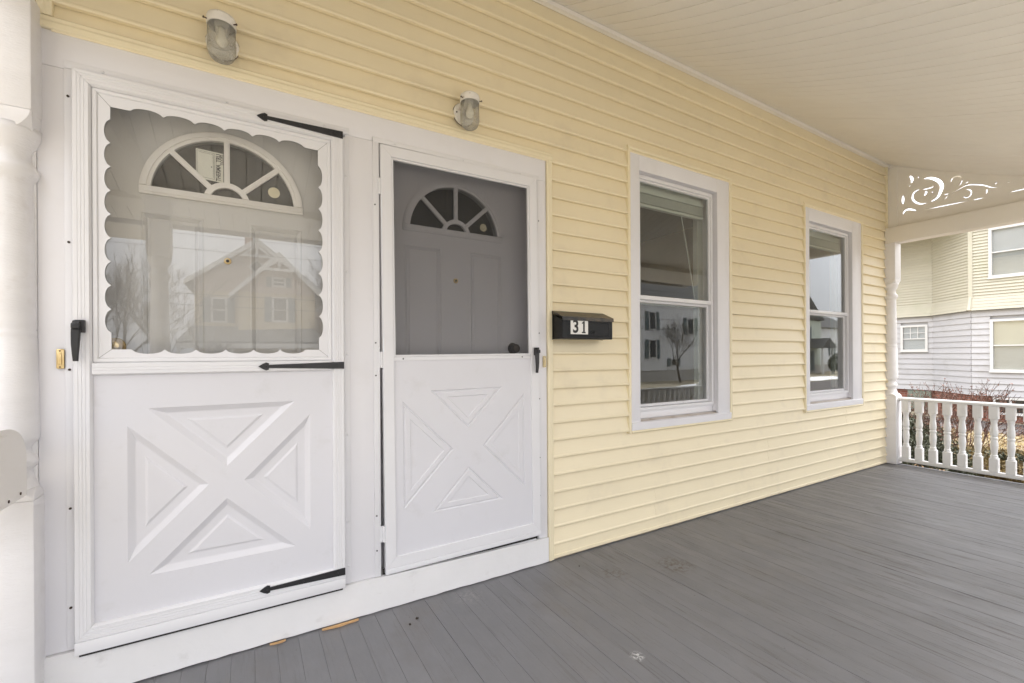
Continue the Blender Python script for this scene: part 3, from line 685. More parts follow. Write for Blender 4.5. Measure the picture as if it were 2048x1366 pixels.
plate('seal', 'seal_cream', e2, [[(1.146+.021*math.cos(2*math.pi*i/24)*(1+.08*math.sin(5*i)), 1.932+.021*math.sin(2*math.pi*i/24)*(1+.06*math.cos(3*i))) for i in range(24)]], ys, ys+.0008)
for e in (e1, e2): e.location = (0, 0, 0)

# --- windows
def window(Wn, On, label, wand):
    w = hemp('window', label)
    a, b_, c, d = Wn; p, q, r, s = On
    a += .022; b_ -= .022; d -= .004
    sill_t = r-.018
    box('casing_board', 'trim_white', a, p, -.002, .0185, sill_t, d, w, .0015); box('casing_board', 'trim_white', q, b_, -.002, .0185, sill_t, d, w, .0015)
    box('casing_board', 'trim_white', p+.0004, q-.0004, -.002, .0185, s, d, w, .0015)
    # reveal
    box('reveal', 'trim_white', p-.016, p, .0185, .13, r, s, w); box('reveal', 'trim_white', q, q+.016, .0185, .13, r, s, w); box('reveal', 'trim_white', p, q, .0185, .13, s, s+.016, w)
    MB().extr([(-.012, c+.013), (-.014, sill_t-.004), (-.010, sill_t), (.13, sill_t+.030), (.13, c+.013)], a-.001, b_+.001, 'x').build('sill', 'trim_white', w)
    MB().extr([(.004, sill_t+.0036), (.045, sill_t+.0121), (.045, sill_t+.0125), (.004, sill_t+.0042)], p+.002, q-.002, 'x').build('sill_top', 'sill_grime', w)
    # aluminium storm frame
    Y = .030; fb = r+.042
    mitre('storm_stile', 'storm_rail', 'metal_white', w, p+.001, q-.001, fb, s-.001, [(0, .07), (0, Y+.012), (.012, Y+.012), (.012, Y), (.030, Y), (.032, Y+.004), (.032, .07)])
    box('storm_base', 'trim_white', p+.001, q-.001, Y+.016, .08, r-.002, fb-.001, w, .0015)
    gx0, gx1 = p+.034, q-.034; zm = (1.597 if Wn is W1 else 1.602)
    # upper sash (outer), lower sash set back
    mitre('sash_stile', 'sash_rail', 'metal_white', w, gx0, gx1, zm, s-.034, [(0, Y+.03), (0, Y+.010), (.013, Y+.008), (.016, Y+.014), (.016, Y+.03)], gap=.0003)
    box('meeting_rail', 'metal_white', gx0, gx1, Y+.001, Y+.03, zm-.004, zm+.024, w, .0015)
    mitre('sash_stile', 'sash_rail', 'metal_white', w, gx0, gx1, fb+.034, zm-.0045, [(0, Y+.045), (0, Y+.028), (.015, Y+.026), (.018, Y+.032), (.018, Y+.045)], gap=.0003)
    MB().box(gx0+.01, gx1-.01, Y+.018, Y+.021, zm+.02, s-.04).build('pane', 'glass_window', w)
    MB().box(gx0+.01, gx1-.01, Y+.036, Y+.039, fb+.04, zm-.01).build('pane', 'glass_window', w)
    # inner window: frame, raised blind, wand
    box('inner_stile', 'blind', p-.01, p+.055, .135, .175, r, s, w); box('inner_stile', 'blind', q-.055, q+.01, .135, .175, r, s, w); box('inner_rail', 'blind', p+.055, q-.055, .135, .175, s-.05, s, w)
    box('inner_rail', 'blind', p+.055, q-.055, .135, .170, zm-.02, zm+.02, w)
    box('blind_headrail', 'blind', p+.045, q-.045, .085, .12, s-.10, s-.055, w, .003)
    for i in range(9): box('blind_slat', 'blind', p+.047, q-.047, .088, .116, s-.112-i*.007, s-.108-i*.007, w)
    box('blind_bottom_rail', 'blind', p+.045, q-.045, .087, .118, s-.196, s-.176, w, .003)
    xa = p+(q-p)*.63
    if wand: MB().tube([(xa, .085, s-.19), (xa+.10, .085, s-.60), (xa+.155, .085, s-.84)], [.003]*3, 6).build('blind_wand', 'blind', w)
window(W1, O1, 'white framed sash window beside the black mailbox', True)
window(W2, O2, 'white framed sash window nearest the porch railing', False)

# ================================================================== WALL FITTINGS
def lamp(x, z, label, rust_shift):
    e = empty('wall_lamp', (x, 0, z)); tag(e, label, 'lamp', 'jelly jar wall lamps over the doors')
    y0 = .004
    MB().lathe([(y0, .058), (y0-.006, .058), (y0-.012, .055), (y0-.016, .045), (y0-.018, .02), (y0-.018, .0001)], 36, (0, 0), 'y').build('back_plate', 'lamp_white', e, 'auto')
    MB().lathe([(y0+.001, .0600), (y0-.002, .0600)], 36, (0, 0), 'y').build('gasket', 'rust', e, 'auto')
    # neck from plate to cap
    MB().tube([(0, y0-.012, .028), (0, -.045, .040), (0, -.072, .043)], [.026, .026, .024], 16).build('neck', 'lamp_white', e, 'auto')
    cy = -.078
    MB().lathe([(.066, .0001), (.066, .030), (.064, .040), (.058, .0475), (.050, .0500), (.022, .0500), (.022, .0460)], 36, (0, cy), 'z', caps=False).build('cap', 'lamp_white', e, 'auto')
    prof = [(.030, .0445)]
    zz = .022
    for i in range(7): prof += [(zz, .0448), (zz-.0028, .0478), (zz-.0050, .0448)]; zz -= .0058
    prof += [(zz-.006, .0462), (zz-.012, .0485), (zz-.015, .0485), (zz-.018, .0470)]; zz -= .022
    for i in range(6): prof += [(zz, .0462), (zz-.0028, .0490), (zz-.0050, .0462)]; zz -= .0058
    prof += [(zz-.004, .0462), (zz-.012, .0435), (zz-.022, .0385), (zz-.027, .0335), (zz-.0285, .029), (zz-.027, .026), (zz-.025, .020), (zz-.024, .0001)]
    MB().lathe(prof, 40, (0, cy), 'z', caps=False).build('glass_jar', 'jar_glass', e, True)
    MB().lathe([(.02, .013), (.0, .013), (-.008, .013), (-.024, .020), (-.036, .020), (-.046, .015), (-.052, .007), (-.053, .0001)], 24, (0, cy), 'z').build('bulb', 'bulb', e, True)
    for a in (200, 325, 80):
        c, s = math.cos(R(a)), math.sin(R(a))
        MB().tube([(c*.047, cy+s*.047, .030), (c*.060, cy+s*.060, .030)], [.0022, .0022], 8).build('set_screw', 'rust', e)
        MB().tube([(c*.060, cy+s*.060, .030), (c*.063, cy+s*.063, .030)], [.004, .004], 8).build('set_screw', 'rust', e)
    for sx in (-1, 1): MB().lathe([(y0-.0175, .0001), (y0-.0175, .004), (y0-.012, .0045)], 10, (sx*.044, -.002), 'y').build('plate_screw', 'rust', e)
    return e
lamp(-.083, 2.478, 'white jelly jar lamp with rust specks above the scalloped storm door', 0)
lamp(.985, 2.482, 'rusty white jelly jar lamp above the screened storm door', 1)

# black mailbox
mbx = empty('mailbox', (1.735, -.003, 1.306)); tag(mbx, 'black metal wall mailbox with white 31 number sticker', 'mailbox')
def T(mb, par, name, m, sm=False):
    o = mb.build(name, m, None, sm); o.parent = par; o.matrix_parent_inverse = Matrix.Translation(par.location).inverted(); return o
xa, xb = 1.546, 1.924
T(MB().extr([(-.003, 1.306), (-.104, 1.306), (-.108, 1.310), (-.108, 1.412), (-.003, 1.452)], xa, xb, 'x'), mbx, 'body', 'box_black')
T(MB().extr([(-.003, 1.4715), (-.018, 1.4725), (-.114, 1.4335), (-.1155, 1.412), (-.1115, 1.412), (-.1105, 1.4300), (-.003, 1.4640)], xa-.005, xb+.006, 'x'), mbx, 'lid', 'lid_black')
for xx in (xa-.0035, xb+.0005): T(MB().extr([(-.004, 1.306), (-.016, 1.303), (-.017, 1.470), (-.004, 1.474)], xx, xx+.003, 'x'), mbx, 'side_flange', 'box_black')
# embossed frame line on the front
mitre_p = mitre('embossed_frame', 'embossed_frame', 'box_black', mbx, xa+.035, xb-.028, 1.322, 1.404, [(0, -.108), (.001, -.1095), (.003, -.1095), (.004, -.108)], gap=0)
for o in mitre_p: o.matrix_parent_inverse = Matrix.Translation(mbx.location).inverted()
T(MB().poly([rect((1.602, 1.731, 1.333, 1.417))], -.1100, -.1092, 'xz'), mbx, 'number_sticker', 'sticker_white')
T(MB().poly([[(1.684, 1.3395), (1.712, 1.3395), (1.712, 1.3475), (1.7055, 1.3475), (1.7055, 1.4105), (1.6975, 1.4105), (1.6845, 1.3990), (1.6845, 1.3935), (1.6935, 1.3985), (1.6935, 1.3475), (1.684, 1.3475)]], -.1108, -.1101, 'xz'), mbx, 'number', 'print_black')
for (ch, xx) in (('3', 1.639),):
    o = text_mesh('number', ch, .104, 'print_black', None, (0, 0, 0), (R(90), 0, 0), .0026, .92, .0004); o.parent = mbx
    o.location = (xx-1.735, -.1103+.003, 1.3745-1.306)
o = text_mesh('embossed_lettering', 'Mail', .030, 'box_black', None, (0, 0, 0), (R(90), 0, 0), 0, 1, .0012); o.parent = mbx; o.location = (1.760-1.735, -.1085+.003, 1.347-1.306)

# door bells
def bell(x, z, m, label, w, h):
    e = empty('doorbell', (x, -.001, z)); tag(e, label, 'doorbell')
    MB().box(-w/2, w/2, -.012, 0, -h/2, h/2, .004).build('bell_plate', m, e, 'auto')
    MB().box(-w*.24, w*.24, -.0165, -.0115, -h*.29, h*.29, .003).build('button', m, e, 'auto')
    for s in (-1, 1): MB().lathe([(-.0126, .0001), (-.0126, .0022), (-.0118, .0026)], 10, (0, s*h*.40), 'y').build('bell_screw', 'print_black', e)
bell(-.566, 1.208, 'brass', 'brass doorbell button left of the scalloped storm door', .021, .070)
bell(1.489, 1.174, 'ivory', 'ivory doorbell button right of the screened storm door', .020, .066)

# ================================================================== PORCH WOODWORK
SHAFT = [(.765, .068), (.775, .066), (.800, .057), (.835, .050), (.845, .060), (.855, .064), (.868, .064), (.878, .058), (.890, .050), (.905, .047), (.918, .052), (.930, .064), (.945, .068), (1.00, .0675), (1.275, .0625), (1.283, .0595), (1.291, .0625), (1.300, .0625), (1.308, .0595), (1.316, .0615),
         (1.60, .0575), (1.790, .0545), (1.805, .0550), (1.818, .0640), (1.832, .0700), (1.846, .0700), (1.858, .0640), (1.866, .056), (1.885, .0505), (1.905, .0510), (1.920, .0590), (1.940, .0690), (1.962, .0745), (1.985, .0765)]
def lamb(zc, zb, hw, up):
    """block end that rounds off from square to the shaft"""
    mb = MB(); n = 8; vs = []; fs = []
    rows = 6
    for i in range(rows+1):
        t = i/rows; z = zc+(zb-zc)*t; k = 1-.14*t*t
        ch = hw*.04+hw*.5*t*t
        h = hw*k
        for (sx, sy) in ((1, 1), (-1, 1), (-1, -1), (1, -1)):
            pts = [(sx*h, sy*(h-ch)), (sx*(h-ch), sy*h)]
            if sx*sy < 0: pts.reverse()
            for p in pts: vs.append((p[0], p[1], z))
    for i in range(rows):
        for j in range(8): fs.append((i*8+j, i*8+(j+1) % 8, i*8+8+(j+1) % 8, i*8+8+j))
    fs.append(tuple(range(8))); fs.append(tuple(rows*8+j for j in reversed(range(8))))
    return mb.add(vs, fs)
up = MB().box(-.075, .075, -.075, .075, 2.03, 2.4195, .007); l1 = lamb(2.0299, 1.965, .0735, True); up.add(l1.v, l1.f)
UP = up.mesh('upper_block', 'post_white')
lo = MB().box(-.076, .076, -.076, .076, .003, .742, .008); l1 = lamb(.7421, .775, .0745, False); lo.add(l1.v, l1.f)
LO = lo.mesh('base_block', 'post_white')
SH = MB().lathe(SHAFT, 48).mesh('shaft', 'post_white', True)
def post(x, y, label):
    e = empty('porch_post', (x, y, 0)); tag(e, label, 'post', 'turned white porch posts')
    for (n, me) in (('upper_block', UP), ('shaft', SH), ('base_block', LO)):
        o = bpy.data.objects.new(n, me); COL.objects.link(o); o.parent = e
    autosm_once(e)
    return e
def autosm_once(e):
    for c in e.children:
        if not c.data.get('sm') and c.name.split('.')[0] != 'shaft': autosm(c, 40); c.data['sm'] = 1
post(-.686, -.012, 'turned white post against the wall left of the doors')
post(6.135, -.012, 'turned white post in the far corner between siding and railing')
post(-.585, -2.22, 'turned white front porch post mirrored in the scalloped door glass')
post(2.05, -2.22, 'turned white front porch post at the right of the steps')
post(6.135, -2.22, 'turned white post at the outer corner of the porch')
# backing strip behind the wall post
tag(box('filler_strip', 'base_white', -.84, -.6248, -.006, .018, .012, 2.41), 'white painted backing board behind the left post, beside the door casing', 'trim')
# beams
def beam(name, label, x0, x1, y0, y1):
    e = empty(name, ((x0+x1)/2, (y0+y1)/2, 2.42)); tag(e, label, 'beam', 'cream porch beams on the posts')
    T(MB().box(x0, x1, y0, y1, 2.42, 2.588, .004), e, 'beam_casing', 'beam_white', 'auto')
beam('porch_beam', 'cream boxed beam over the far end railing', 6.062, 6.208, -2.15, .006)
beam('porch_beam', 'cream boxed beam along the porch front', -.66, 6.208, -2.295, -2.151)
beam('porch_beam', 'cream boxed beam over the left end of the porch', -.76, -.614, -2.15, -.095)
# spandrel with fretwork
CUT = [([(-0.309, 3.045), (-0.356, 3.038), (-0.408, 3.003), (-0.441, 2.956), (-0.45, 2.912), (-0.438, 2.863), (-0.414, 2.814), (-0.363, 2.789)], 0.032), ([(-0.333, 2.785), (-0.284, 2.788), (-0.236, 2.824), (-0.215, 2.871), (-0.224, 2.919), (-0.249, 2.94), (-0.274, 2.942)], 0.018), ([(-0.299, 2.936), (-0.332, 2.933), (-0.373, 2.935), (-0.39, 2.946)], 0.013), ([(-0.321, 2.914), (-0.326, 2.891), (-0.311, 2.865)], 0.022), ([(-0.191, 3.118), (-0.213, 3.075), (-0.205, 3.033)], 0.026), ([(-0.197, 3.018), (-0.188, 2.999)], 0.011), ([(-0.134, 2.926), (-0.134, 2.828)], 0.026), ([(-0.138, 2.718), (-0.142, 2.744), (-0.168, 2.761), (-0.205, 2.752), (-0.245, 2.728)], 0.019), ([(-0.322, 2.719), (-0.652, 2.712)], 0.007), ([(-0.672, 2.711), (-0.754, 2.71)], 0.006), ([(-0.918, 2.709), (-1.013, 2.71), (-1.166, 2.711)], 0.009), ([(-0.519, 2.937), (-0.525, 2.965), (-0.547, 2.983), (-0.579, 2.979), (-0.597, 2.958)], 0.014), ([(-0.603, 2.938), (-0.595, 2.908), (-0.578, 2.877)], 0.008), ([(-0.524, 2.817), (-0.551, 2.834), (-0.6, 2.859), (-0.647, 2.869), (-0.704, 2.853), (-0.754, 2.83), (-0.803, 2.794), (-0.847, 2.78)], 0.010), ([(-0.609, 2.765), (-0.631, 2.747), (-0.657, 2.757), (-0.667, 2.79), (-0.652, 2.82), (-0.626, 2.831)], 0.011), ([(-0.770, 2.785), (-0.774, 2.77), (-0.770, 2.743)], 0.014), ([(-0.621, 2.89), (-0.652, 2.903)], 0.01), ([(-0.823, 2.814), (-0.847, 2.83)], 0.01), ([(-0.909, 2.799), (-0.93, 2.809)], 0.011), ([(-0.463, 2.829), (-0.505, 2.827)], 0.008), ([(-0.498, 2.812), (-0.469, 2.778)], 0.01), ([(-0.261, 3.086), (-0.267, 3.068)], 0.01), ([(-0.37, 2.887), (-0.383, 2.88)], 0.013)]
def stroke(pts, w):
    P = [Vector(p) for p in pts]
    if len(P) > 2:
        Q = []
        for i in range(len(P)-1):
            p0 = P[max(0, i-1)]; p1 = P[i]; p2 = P[i+1]; p3 = P[min(len(P)-1, i+2)]
            for t in (0, .33, .67): Q.append(.5*((2*p1)+(p2-p0)*t+(2*p0-5*p1+4*p2-p3)*t*t+(3*p1-p0-3*p2+p3)*t**3))
        Q.append(P[-1]); P = Q
    else: P = [P[0].lerp(P[1], t) for t in (0, .25, .5, .75, 1)]
    Lf, Rt = [], []; n = len(P)
    for i, p in enumerate(P):
        d = (P[min(i+1, n-1)]-P[max(i-1, 0)]).normalized(); nv = Vector((-d.y, d.x)); t = i/(n-1)
        h = w*.5*(.22+.78*math.sin(math.pi*t)**.7)
        Lf.append(tuple(p+nv*h)); Rt.append(tuple(p-nv*h))
    return Lf+list(reversed(Rt))
def spandrel(x, label, cuts):
    e = empty('spandrel', (x, -.8, 2.59)); tag(e, label, 'spandrel', 'scroll fretwork spandrels')
    outer = [(.018, 2.589), (.018, cz(0)+.02), (-.004, cz(0)+.02)]+[(-s, cz(s)+.02) for s in [i*.12 for i in range(1, 14)]]
    s_end = 1.66; outer += [(-s_end, 2.60), (-1.64, 2.589)]
    T(MB().poly([outer]+cuts, x-.010, x+.010, 'yz'), e, 'fretwork_panel', 'beam_white')
    T(MB().box(x-.018, x-.0102, -.088, -.001, 2.590, cz(.088)-.004, .001), e, 'side_stile', 'beam_white')
spandrel(6.135, 'cream spandrel with scroll cut-outs over the far railing', [stroke(p, max(w*1.08, .011)) for p, w in CUT])
spandrel(-.686, 'plain cream spandrel, unseen, added to block light at the left end of the porch', [])  # unseen panel, added to keep light from entering at the upper left
# railings
def baluster_mesh():
    zb, zt = .0755, .7005; L_ = zt-zb; q = .0305
    mb = MB().box(-q, q, -q, q, zt-.195*L_, zt, .003).box(-q, q, -q, q, zb, zb+.205*L_, .003)
    P = [(.195, .024), (.200, .0275), (.212, .0285), (.222, .0245), (.228, .0265), (.236, .0235), (.262, .0215), (.30, .0225), (.36, .0265), (.41, .0285), (.44, .0275), (.468, .0220), (.474, .0275), (.490, .0285), (.503, .0270), (.508, .0225), (.54, .0255), (.60, .0285), (.655, .0260), (.72, .0215), (.745, .0215), (.750, .0255), (.760, .0265), (.768, .0235), (.775, .0275), (.790, .0285), (.797, .024)]
    pr = [(zt-t*L_, r) for t, r in P]; pr.reverse()
    mb.lathe(pr, 18)
    me = mb.mesh('baluster', 'rail_white'); return me
BAL = baluster_mesh()
def railing(label, a, b, fixed=None):
    """a,b: end points (x,y) between posts"""
    a = Vector(a); b = Vector(b); d = b-a; L_ = d.length; ang = math.atan2(d.y, d.x)
    e = empty('porch_railing', (a.x, a.y, 0)); e.rotation_euler = (0, 0, ang); tag(e, label, 'railing', 'white baluster railings round the porch')
    MB().extr([(-.036, .706), (-.034, .701), (.034, .701), (.036, .706), (.036, .722), (.028, .731), (.012, .735), (-.012, .735), (-.028, .731), (-.036, .722)], 0, L_, 'x').build('top_rail', 'rail_white', e, 'auto')
    MB().box(0, L_, -.0265, .0265, .038, .075, .006).build('bottom_rail', 'rail_white', e, 'auto')
    for xx in (.006, L_-.006):
        for (zz) in (.718, .056): MB().lathe([(xx-.012, .027), (xx+.012, .027)], 16, (0, zz), 'x').build('rail_bracket', 'rail_white', e, 'auto')
    n = int((L_-.03)/.111); first = .0575 if fixed is None else fixed
    for i in range(n):
        o = bpy.data.objects.new('baluster', BAL); COL.objects.link(o); o.parent = e; o.location = (first+.1108*i, 0, 0)
    return e
railing('white baluster railing across the far end of the porch', (6.135, -.090), (6.135, -2.145), .0575)
railing('white baluster railing along the porch front, mirrored in the window', (2.128, -2.22), (6.057, -2.22))
# cream mailbox on a bracket from the left post
cm = empty('mailbox', (-.75, -.40, .736)); tag(cm, 'cream rounded metal mailbox on the turned post at the left edge', 'mailbox')
def arch(y0, y1, z0, z1, n=20):
    cx = (y0+y1)/2; hw = (y1-y0)/2; h = z1-z0; pts = [(y0, z0)]
    for i in range(n+1):
        a = math.pi-math.pi*i/n; c, s = math.cos(a), math.sin(a)
        pts.append((cx+hw*math.copysign(abs(c)**.80, c), z0+h*.45+h*.55*abs(s)**.80))
    return pts+[(y1, z0)]
A0 = arch(-.572, -.247, .800, 1.010); A1 = arch(-.576, -.243, .797, 1.014)
T(MB().extr(A0, -1.0, -.588, 'x'), cm, 'body', 'box_cream', 'auto')
T(MB().extr(A1, -.5875, -.580, 'x'), cm, 'rim', 'box_cream', 'auto')
T(MB().extr(arch(-.562, -.258, .806, .998), -.5805, -.576, 'x'), cm, 'end_cap', 'box_cream', 'auto')
T(MB().box(-.72, -.655, -.246, -.089, .83, .94, .003), cm, 'bracket', 'rail_white', 'auto')
for (yy, zz) in ((-.300, .815), (-.375, .812)): T(MB().lathe([(-.5775, .0045), (-.5745, .0045)], 10, (yy, zz), 'x'), cm, 'rivet', 'rust')
# splinters and crumbs on the floor
def splinter(x0, x1, y, w, label, seed):
    rr = random.Random(seed); n = 8; a = []; b = []
    for i in range(n+1):
        t = i/n; xx = x0+(x1-x0)*t; yy = y-.003*math.sin(t*3); h = w*(.25+.75*math.sin(math.pi*(.08+.84*t)))*rr.uniform(.7, 1.1)
        a.append((xx, yy-h)); b.append((xx, yy+h*.4))
    o = MB().poly([a+list(reversed(b))], .003, .010, 'xy').build('wood_splinter', 'wood_raw'); tag(o, label, 'splinter', 'raw wood splinters by the white base board'); o.rotation_euler = (0, 0, 0)
splinter(.275, .430, -.030, .011, 'longer raw wood splinter on the floor under the scalloped storm door', 3)
splinter(.072, .132, -.026, .006, 'shorter raw wood splinter on the floor under the scalloped storm door', 4)
def crumb(x, y, r, label):
    bm = bmesh.new(); bmesh.ops.create_icosphere(bm, subdivisions=2, radius=r)
    for v in bm.verts: v.co *= random.uniform(.65, 1.15); v.co.z *= .7
    me = bpy.data.meshes.new('dirt_crumb'); bm.to_mesh(me); bm.free(); me.materials.append(MATS['crumb'])
    o = bpy.data.objects.new('dirt_crumb', me); COL.objects.link(o); o.location = (x, y, r*.5); tag(o, label, 'crumb', 'dirt crumbs on the porch floor')
crumb(.622, -.186, .0065, 'left dark dirt crumb of the pair on the grey floor before the screened door')
crumb(.664, -.158, .0075, 'right dark dirt crumb of the pair on the grey floor before the screened door')
crumb(1.63, -.14, .004, 'tiny dark crumb on the grey floor beside the siding')

# ================================================================== NEIGHBOUR HOUSE (seen past the far railing)
NB = empty('neighbour_house', (25, 0, GZ)); tag(NB, 'neighbouring house with pale green upper siding over weathered white lower siding', 'house')
def nb(mb, name, m, sm=False):
    o = mb.build(name, m, None, sm); o.parent = NB; o.matrix_parent_inverse = Matrix.Translation(NB.location).inverted(); return o
XA, XC = 22.6, 21.15; YAB, YBC = 4.41, 3.00
FAC = [((XA, 12.0), (XA, YAB)), ((XA, YAB), (XC, YBC)), ((XC, YBC), (XC, -5.5))]
foot = [(XA, 12), (XA, YAB), (XC, YBC), (XC, -5.5), (31, -5.5), (31, 12)]
nb(MB().poly([[(x+.05 if x < 30 else x, y) for x, y in foot]], -.22, 5.78, 'xy'), 'wall', 'nb_lower')
nb(MB().poly([[(x+.10 if x < 30 else x, y) for x, y in foot]], GZ-.1, -.22, 'xy'), 'foundation', 'brick_red')
nb(MB().add([(XC-.3, -6, 5.80), (31.5, -6, 5.80), (31.5, 12.5, 5.80), (XC-.3, 12.5, 5.80), (26, 1, 6.35), (26, 6, 6.35)], [(0, 1, 4), (1, 2, 5, 4), (2, 3, 5), (3, 0, 4, 5), (0, 3, 2, 1)]), 'roof', 'roof_grey')
def nb_board(f, z0, z1, out, m, tilt=.035):
    (ax, ay), (bx, by) = f; d = Vector((bx-ax, by-ay)); d.normalize(); nrm = Vector((d.y, -d.x))
    if nrm.x > 0: nrm = -nrm
    def P(p, o_, z): return (p[0]+nrm.x*o_, p[1]+nrm.y*o_, z)
    A = (ax, ay); B = (bx, by)
    vs = [P(A, out, z1), P(A, out+tilt, z0), P(A, out-.01, z0), P(B, out, z1), P(B, out+tilt, z0), P(B, out-.01, z0)]
    return nb(MB().add(vs, [(0, 1, 4, 3), (1, 2, 5, 4), (0, 2, 1), (3, 4, 5)]), 'siding_board', m)
holes = {}
def seg(f, ylo, yhi):
    # clip facet (constant X) to a y-range
    (ax, ay), (bx, by) = f; return ((ax, min(ay, yhi)), (bx, max(by, ylo)))
LW = (1.00, 2.56, .60, 2.31); UWn = (1.00, 2.58, 3.68, 5.32); SWn = (4.56, 5.39, 1.29, 2.32)
def course(f, z0, z1, out, m, wins):
    hit = [w for w in wins if z1 > w[2]+.01 and z0 < w[3]-.01]
    if not hit: nb_board(f, z0, z1, out, m); return
    w = hit[0]; nb_board((f[0], (f[0][0], w[1])), z0, z1, out, m); nb_board(((f[0][0], w[0]), f[1]), z0, z1, out, m)
z = -.21
while z < 2.6:
    z1 = min(z+.203, 2.66)
    for i, f in enumerate(FAC): course(f, z, z1, .012, 'nb_lower', [[SWn], [], [LW]][i])
    z += .203
z = 2.64; k = 0
while z < 5.68:
    fl = max(0, .10*(1-(z-2.64)/.42))**1.0 if z < 3.06 else 0
    for i, f in enumerate(FAC): course(f, z, z+.1016, .03+fl, 'nb_upper', [[], [], [UWn]][i])
    z += .1016; k += 1
nb(MB().tube([(XA-.03, YAB-.02, 3.05), (XA-.03, YAB-.02, 5.78)], [.035, .035], 6), 'corner_trim', 'nb_upper')
nb(MB().box(XC-.07, XC+.03, YBC-.04, YBC+.07, 3.0, 5.78), 'corner_trim', 'nb_upper')
nb(MB().tube([(XC-.03, YBC+.02, 3.08), (XC-.14, YBC+.03, 2.64)], [.06, .07], 6), 'corner_trim', 'nb_upper')
def nbwin(name, X, w, cross, m_up, m_lo, muntin=False):
    y0, y1, z0, z1 = w; f = .075
    e = empty(name, (0, 0, 0)); e.parent = NB; e.matrix_parent_inverse = Matrix.Translation(NB.location).inverted()
    MB().poly([[(y0, z0), (y1, z0), (y1, z1), (y0, z1)], [(y0+f, z0+f), (y1-f, z0+f), (y1-f, z1-f), (y0+f, z1-f)]], X-.065, X+.04, 'yz').build('frame', 'nb_trim', e)
    MB().box(X-.085, X-.02, y0-.02, y1+.02, z0-.035, z0+.012).build('sill', 'nb_trim', e)
    MB().box(X-.045, X+.01, y0+f, y1-f, cross-.02, cross+.02).build('meeting_rail', 'nb_trim', e)
    MB().box(X+.03, X+.045, y0+f, y1-f, cross, z1-f).build('shade', m_up, e)
    MB().box(X+.035, X+.047, y0+f, y1-f, z0+f, cross).build('shade', m_lo, e)
    MB().box(X-.012, X-.008, y0+f-.01, y1-f+.01, z0+f-.01, z1-f+.01).build('pane', 'glass_far', e)
    if muntin:
        for t in (1/3, 2/3): yy = y0+f+(y1-y0-2*f)*t; MB().box(X-.03, X-.014, yy-.012, yy+.012, cross, z1-f).build('muntin', 'nb_trim', e)
        zz = (cross+z1-f)/2; MB().box(X-.0305, X-.0135, y0+f, y1-f, zz-.012, zz+.012).build('muntin', 'nb_trim', e)
nbwin('window', XA-.01, SWn, 1.78, 'shade_grey', 'shade_grey', True)
nbwin('window', XC-.01, LW, 1.455, 'shade_cream', 'shade_grey')
nbwin('window', XC-.01, UWn, 4.505, 'nb_trim', 'shade_grey')  # upper shade painted pale for the sky reflected in that pane
nb(MB().box(XC-.02, XC+.06, 1.0, 2.50, -.78, -.25), 'cellar_window', 'glass_dark')
for yy in (2.47, 2.11, 1.75, 1.39, 1.03): nb(MB().box(XC-.05, XC+.04, yy-.025, yy+.025, -.78, -.25), 'cellar_muntin', 'nb_trim')
for zz in (-.27, -.76): nb(MB().box(XC-.055, XC+.03, 1.0, 2.52, zz-.04, zz+.04), 'cellar_muntin', 'nb_trim')
nb(MB().box(XA-.0, XA+.14, 4.50, 5.20, -1.0, -.24), 'cellar_hatch', 'board_green')
nb(MB().lathe([(-.62, .03), (-.40, .06), (-.33, .06), (-.30, .02)], 12, (22.0, 3.62), 'z'), 'vent_hood', 'concrete')

# ================================================================== PLANTS PAST THE RAILING
def leafy(name, m, parent, fn, n, size, seed, up=.3):
    rr = random.Random(seed); vs = []; fs = []
    for i in range(n):
        p = Vector(fn(rr)); a = Vector((rr.gauss(0, 1), rr.gauss(0, 1), rr.gauss(0, 1)+up)).normalized()
        b = a.cross(Vector((rr.gauss(0, 1), rr.gauss(0, 1), rr.gauss(0, 1)))).normalized(); s = size*rr.uniform(.6, 1.3)
        o = len(vs); vs += [p-b*s*.35, p+a*s*.5-b*s*.1, p+a*s, p+b*s*.35+a*s*.3]; fs.append((o, o+1, o+2, o+3))
    me = bpy.data.meshes.new(name); me.from_pydata([tuple(v) for v in vs], [], fs); me.materials.append(MATS[m])
    o = bpy.data.objects.new(name, me); COL.objects.link(o)
    if parent: o.parent = parent
    return o
def branches(mb, p, d, L_, r, depth, rr, spread=.6, kids=(2, 4), rmin=.002, n=4, up=.12):
    p = Vector(p); d = Vector(d).normalized(); pts = [p]; rads = [r]
    steps = 3; q = p; dd = d
    for i in range(steps):
        dd = (dd+Vector((rr.gauss(0, .13), rr.gauss(0, .13), rr.gauss(0, .10)+up*.3))).normalized(); q = q+dd*L_/steps; pts.append(q); rads.append(max(rmin, r*(1-.42*(i+1)/steps)))
    mb.tube(pts, rads, n, False)
    if depth <= 0: return
    for k in range(rr.randint(*kids)):
        t = rr.uniform(.35, 1); i = min(steps-1, int(t*steps)); pp = pts[i].lerp(pts[i+1], t*steps-i)
        nd = (dd+Vector((rr.gauss(0, spread), rr.gauss(0, spread), rr.gauss(0, spread*.6)+up))).normalized()
        branches(mb, pp, nd, L_*rr.uniform(.58, .82), max(rmin, rads[i]*.62), depth-1, rr, spread, kids, rmin, 3, up)
    branches(mb, pts[-1], dd, L_*.72, max(rmin, rads[-1]*.9), depth-1, rr, spread, kids, rmin, 3, up)
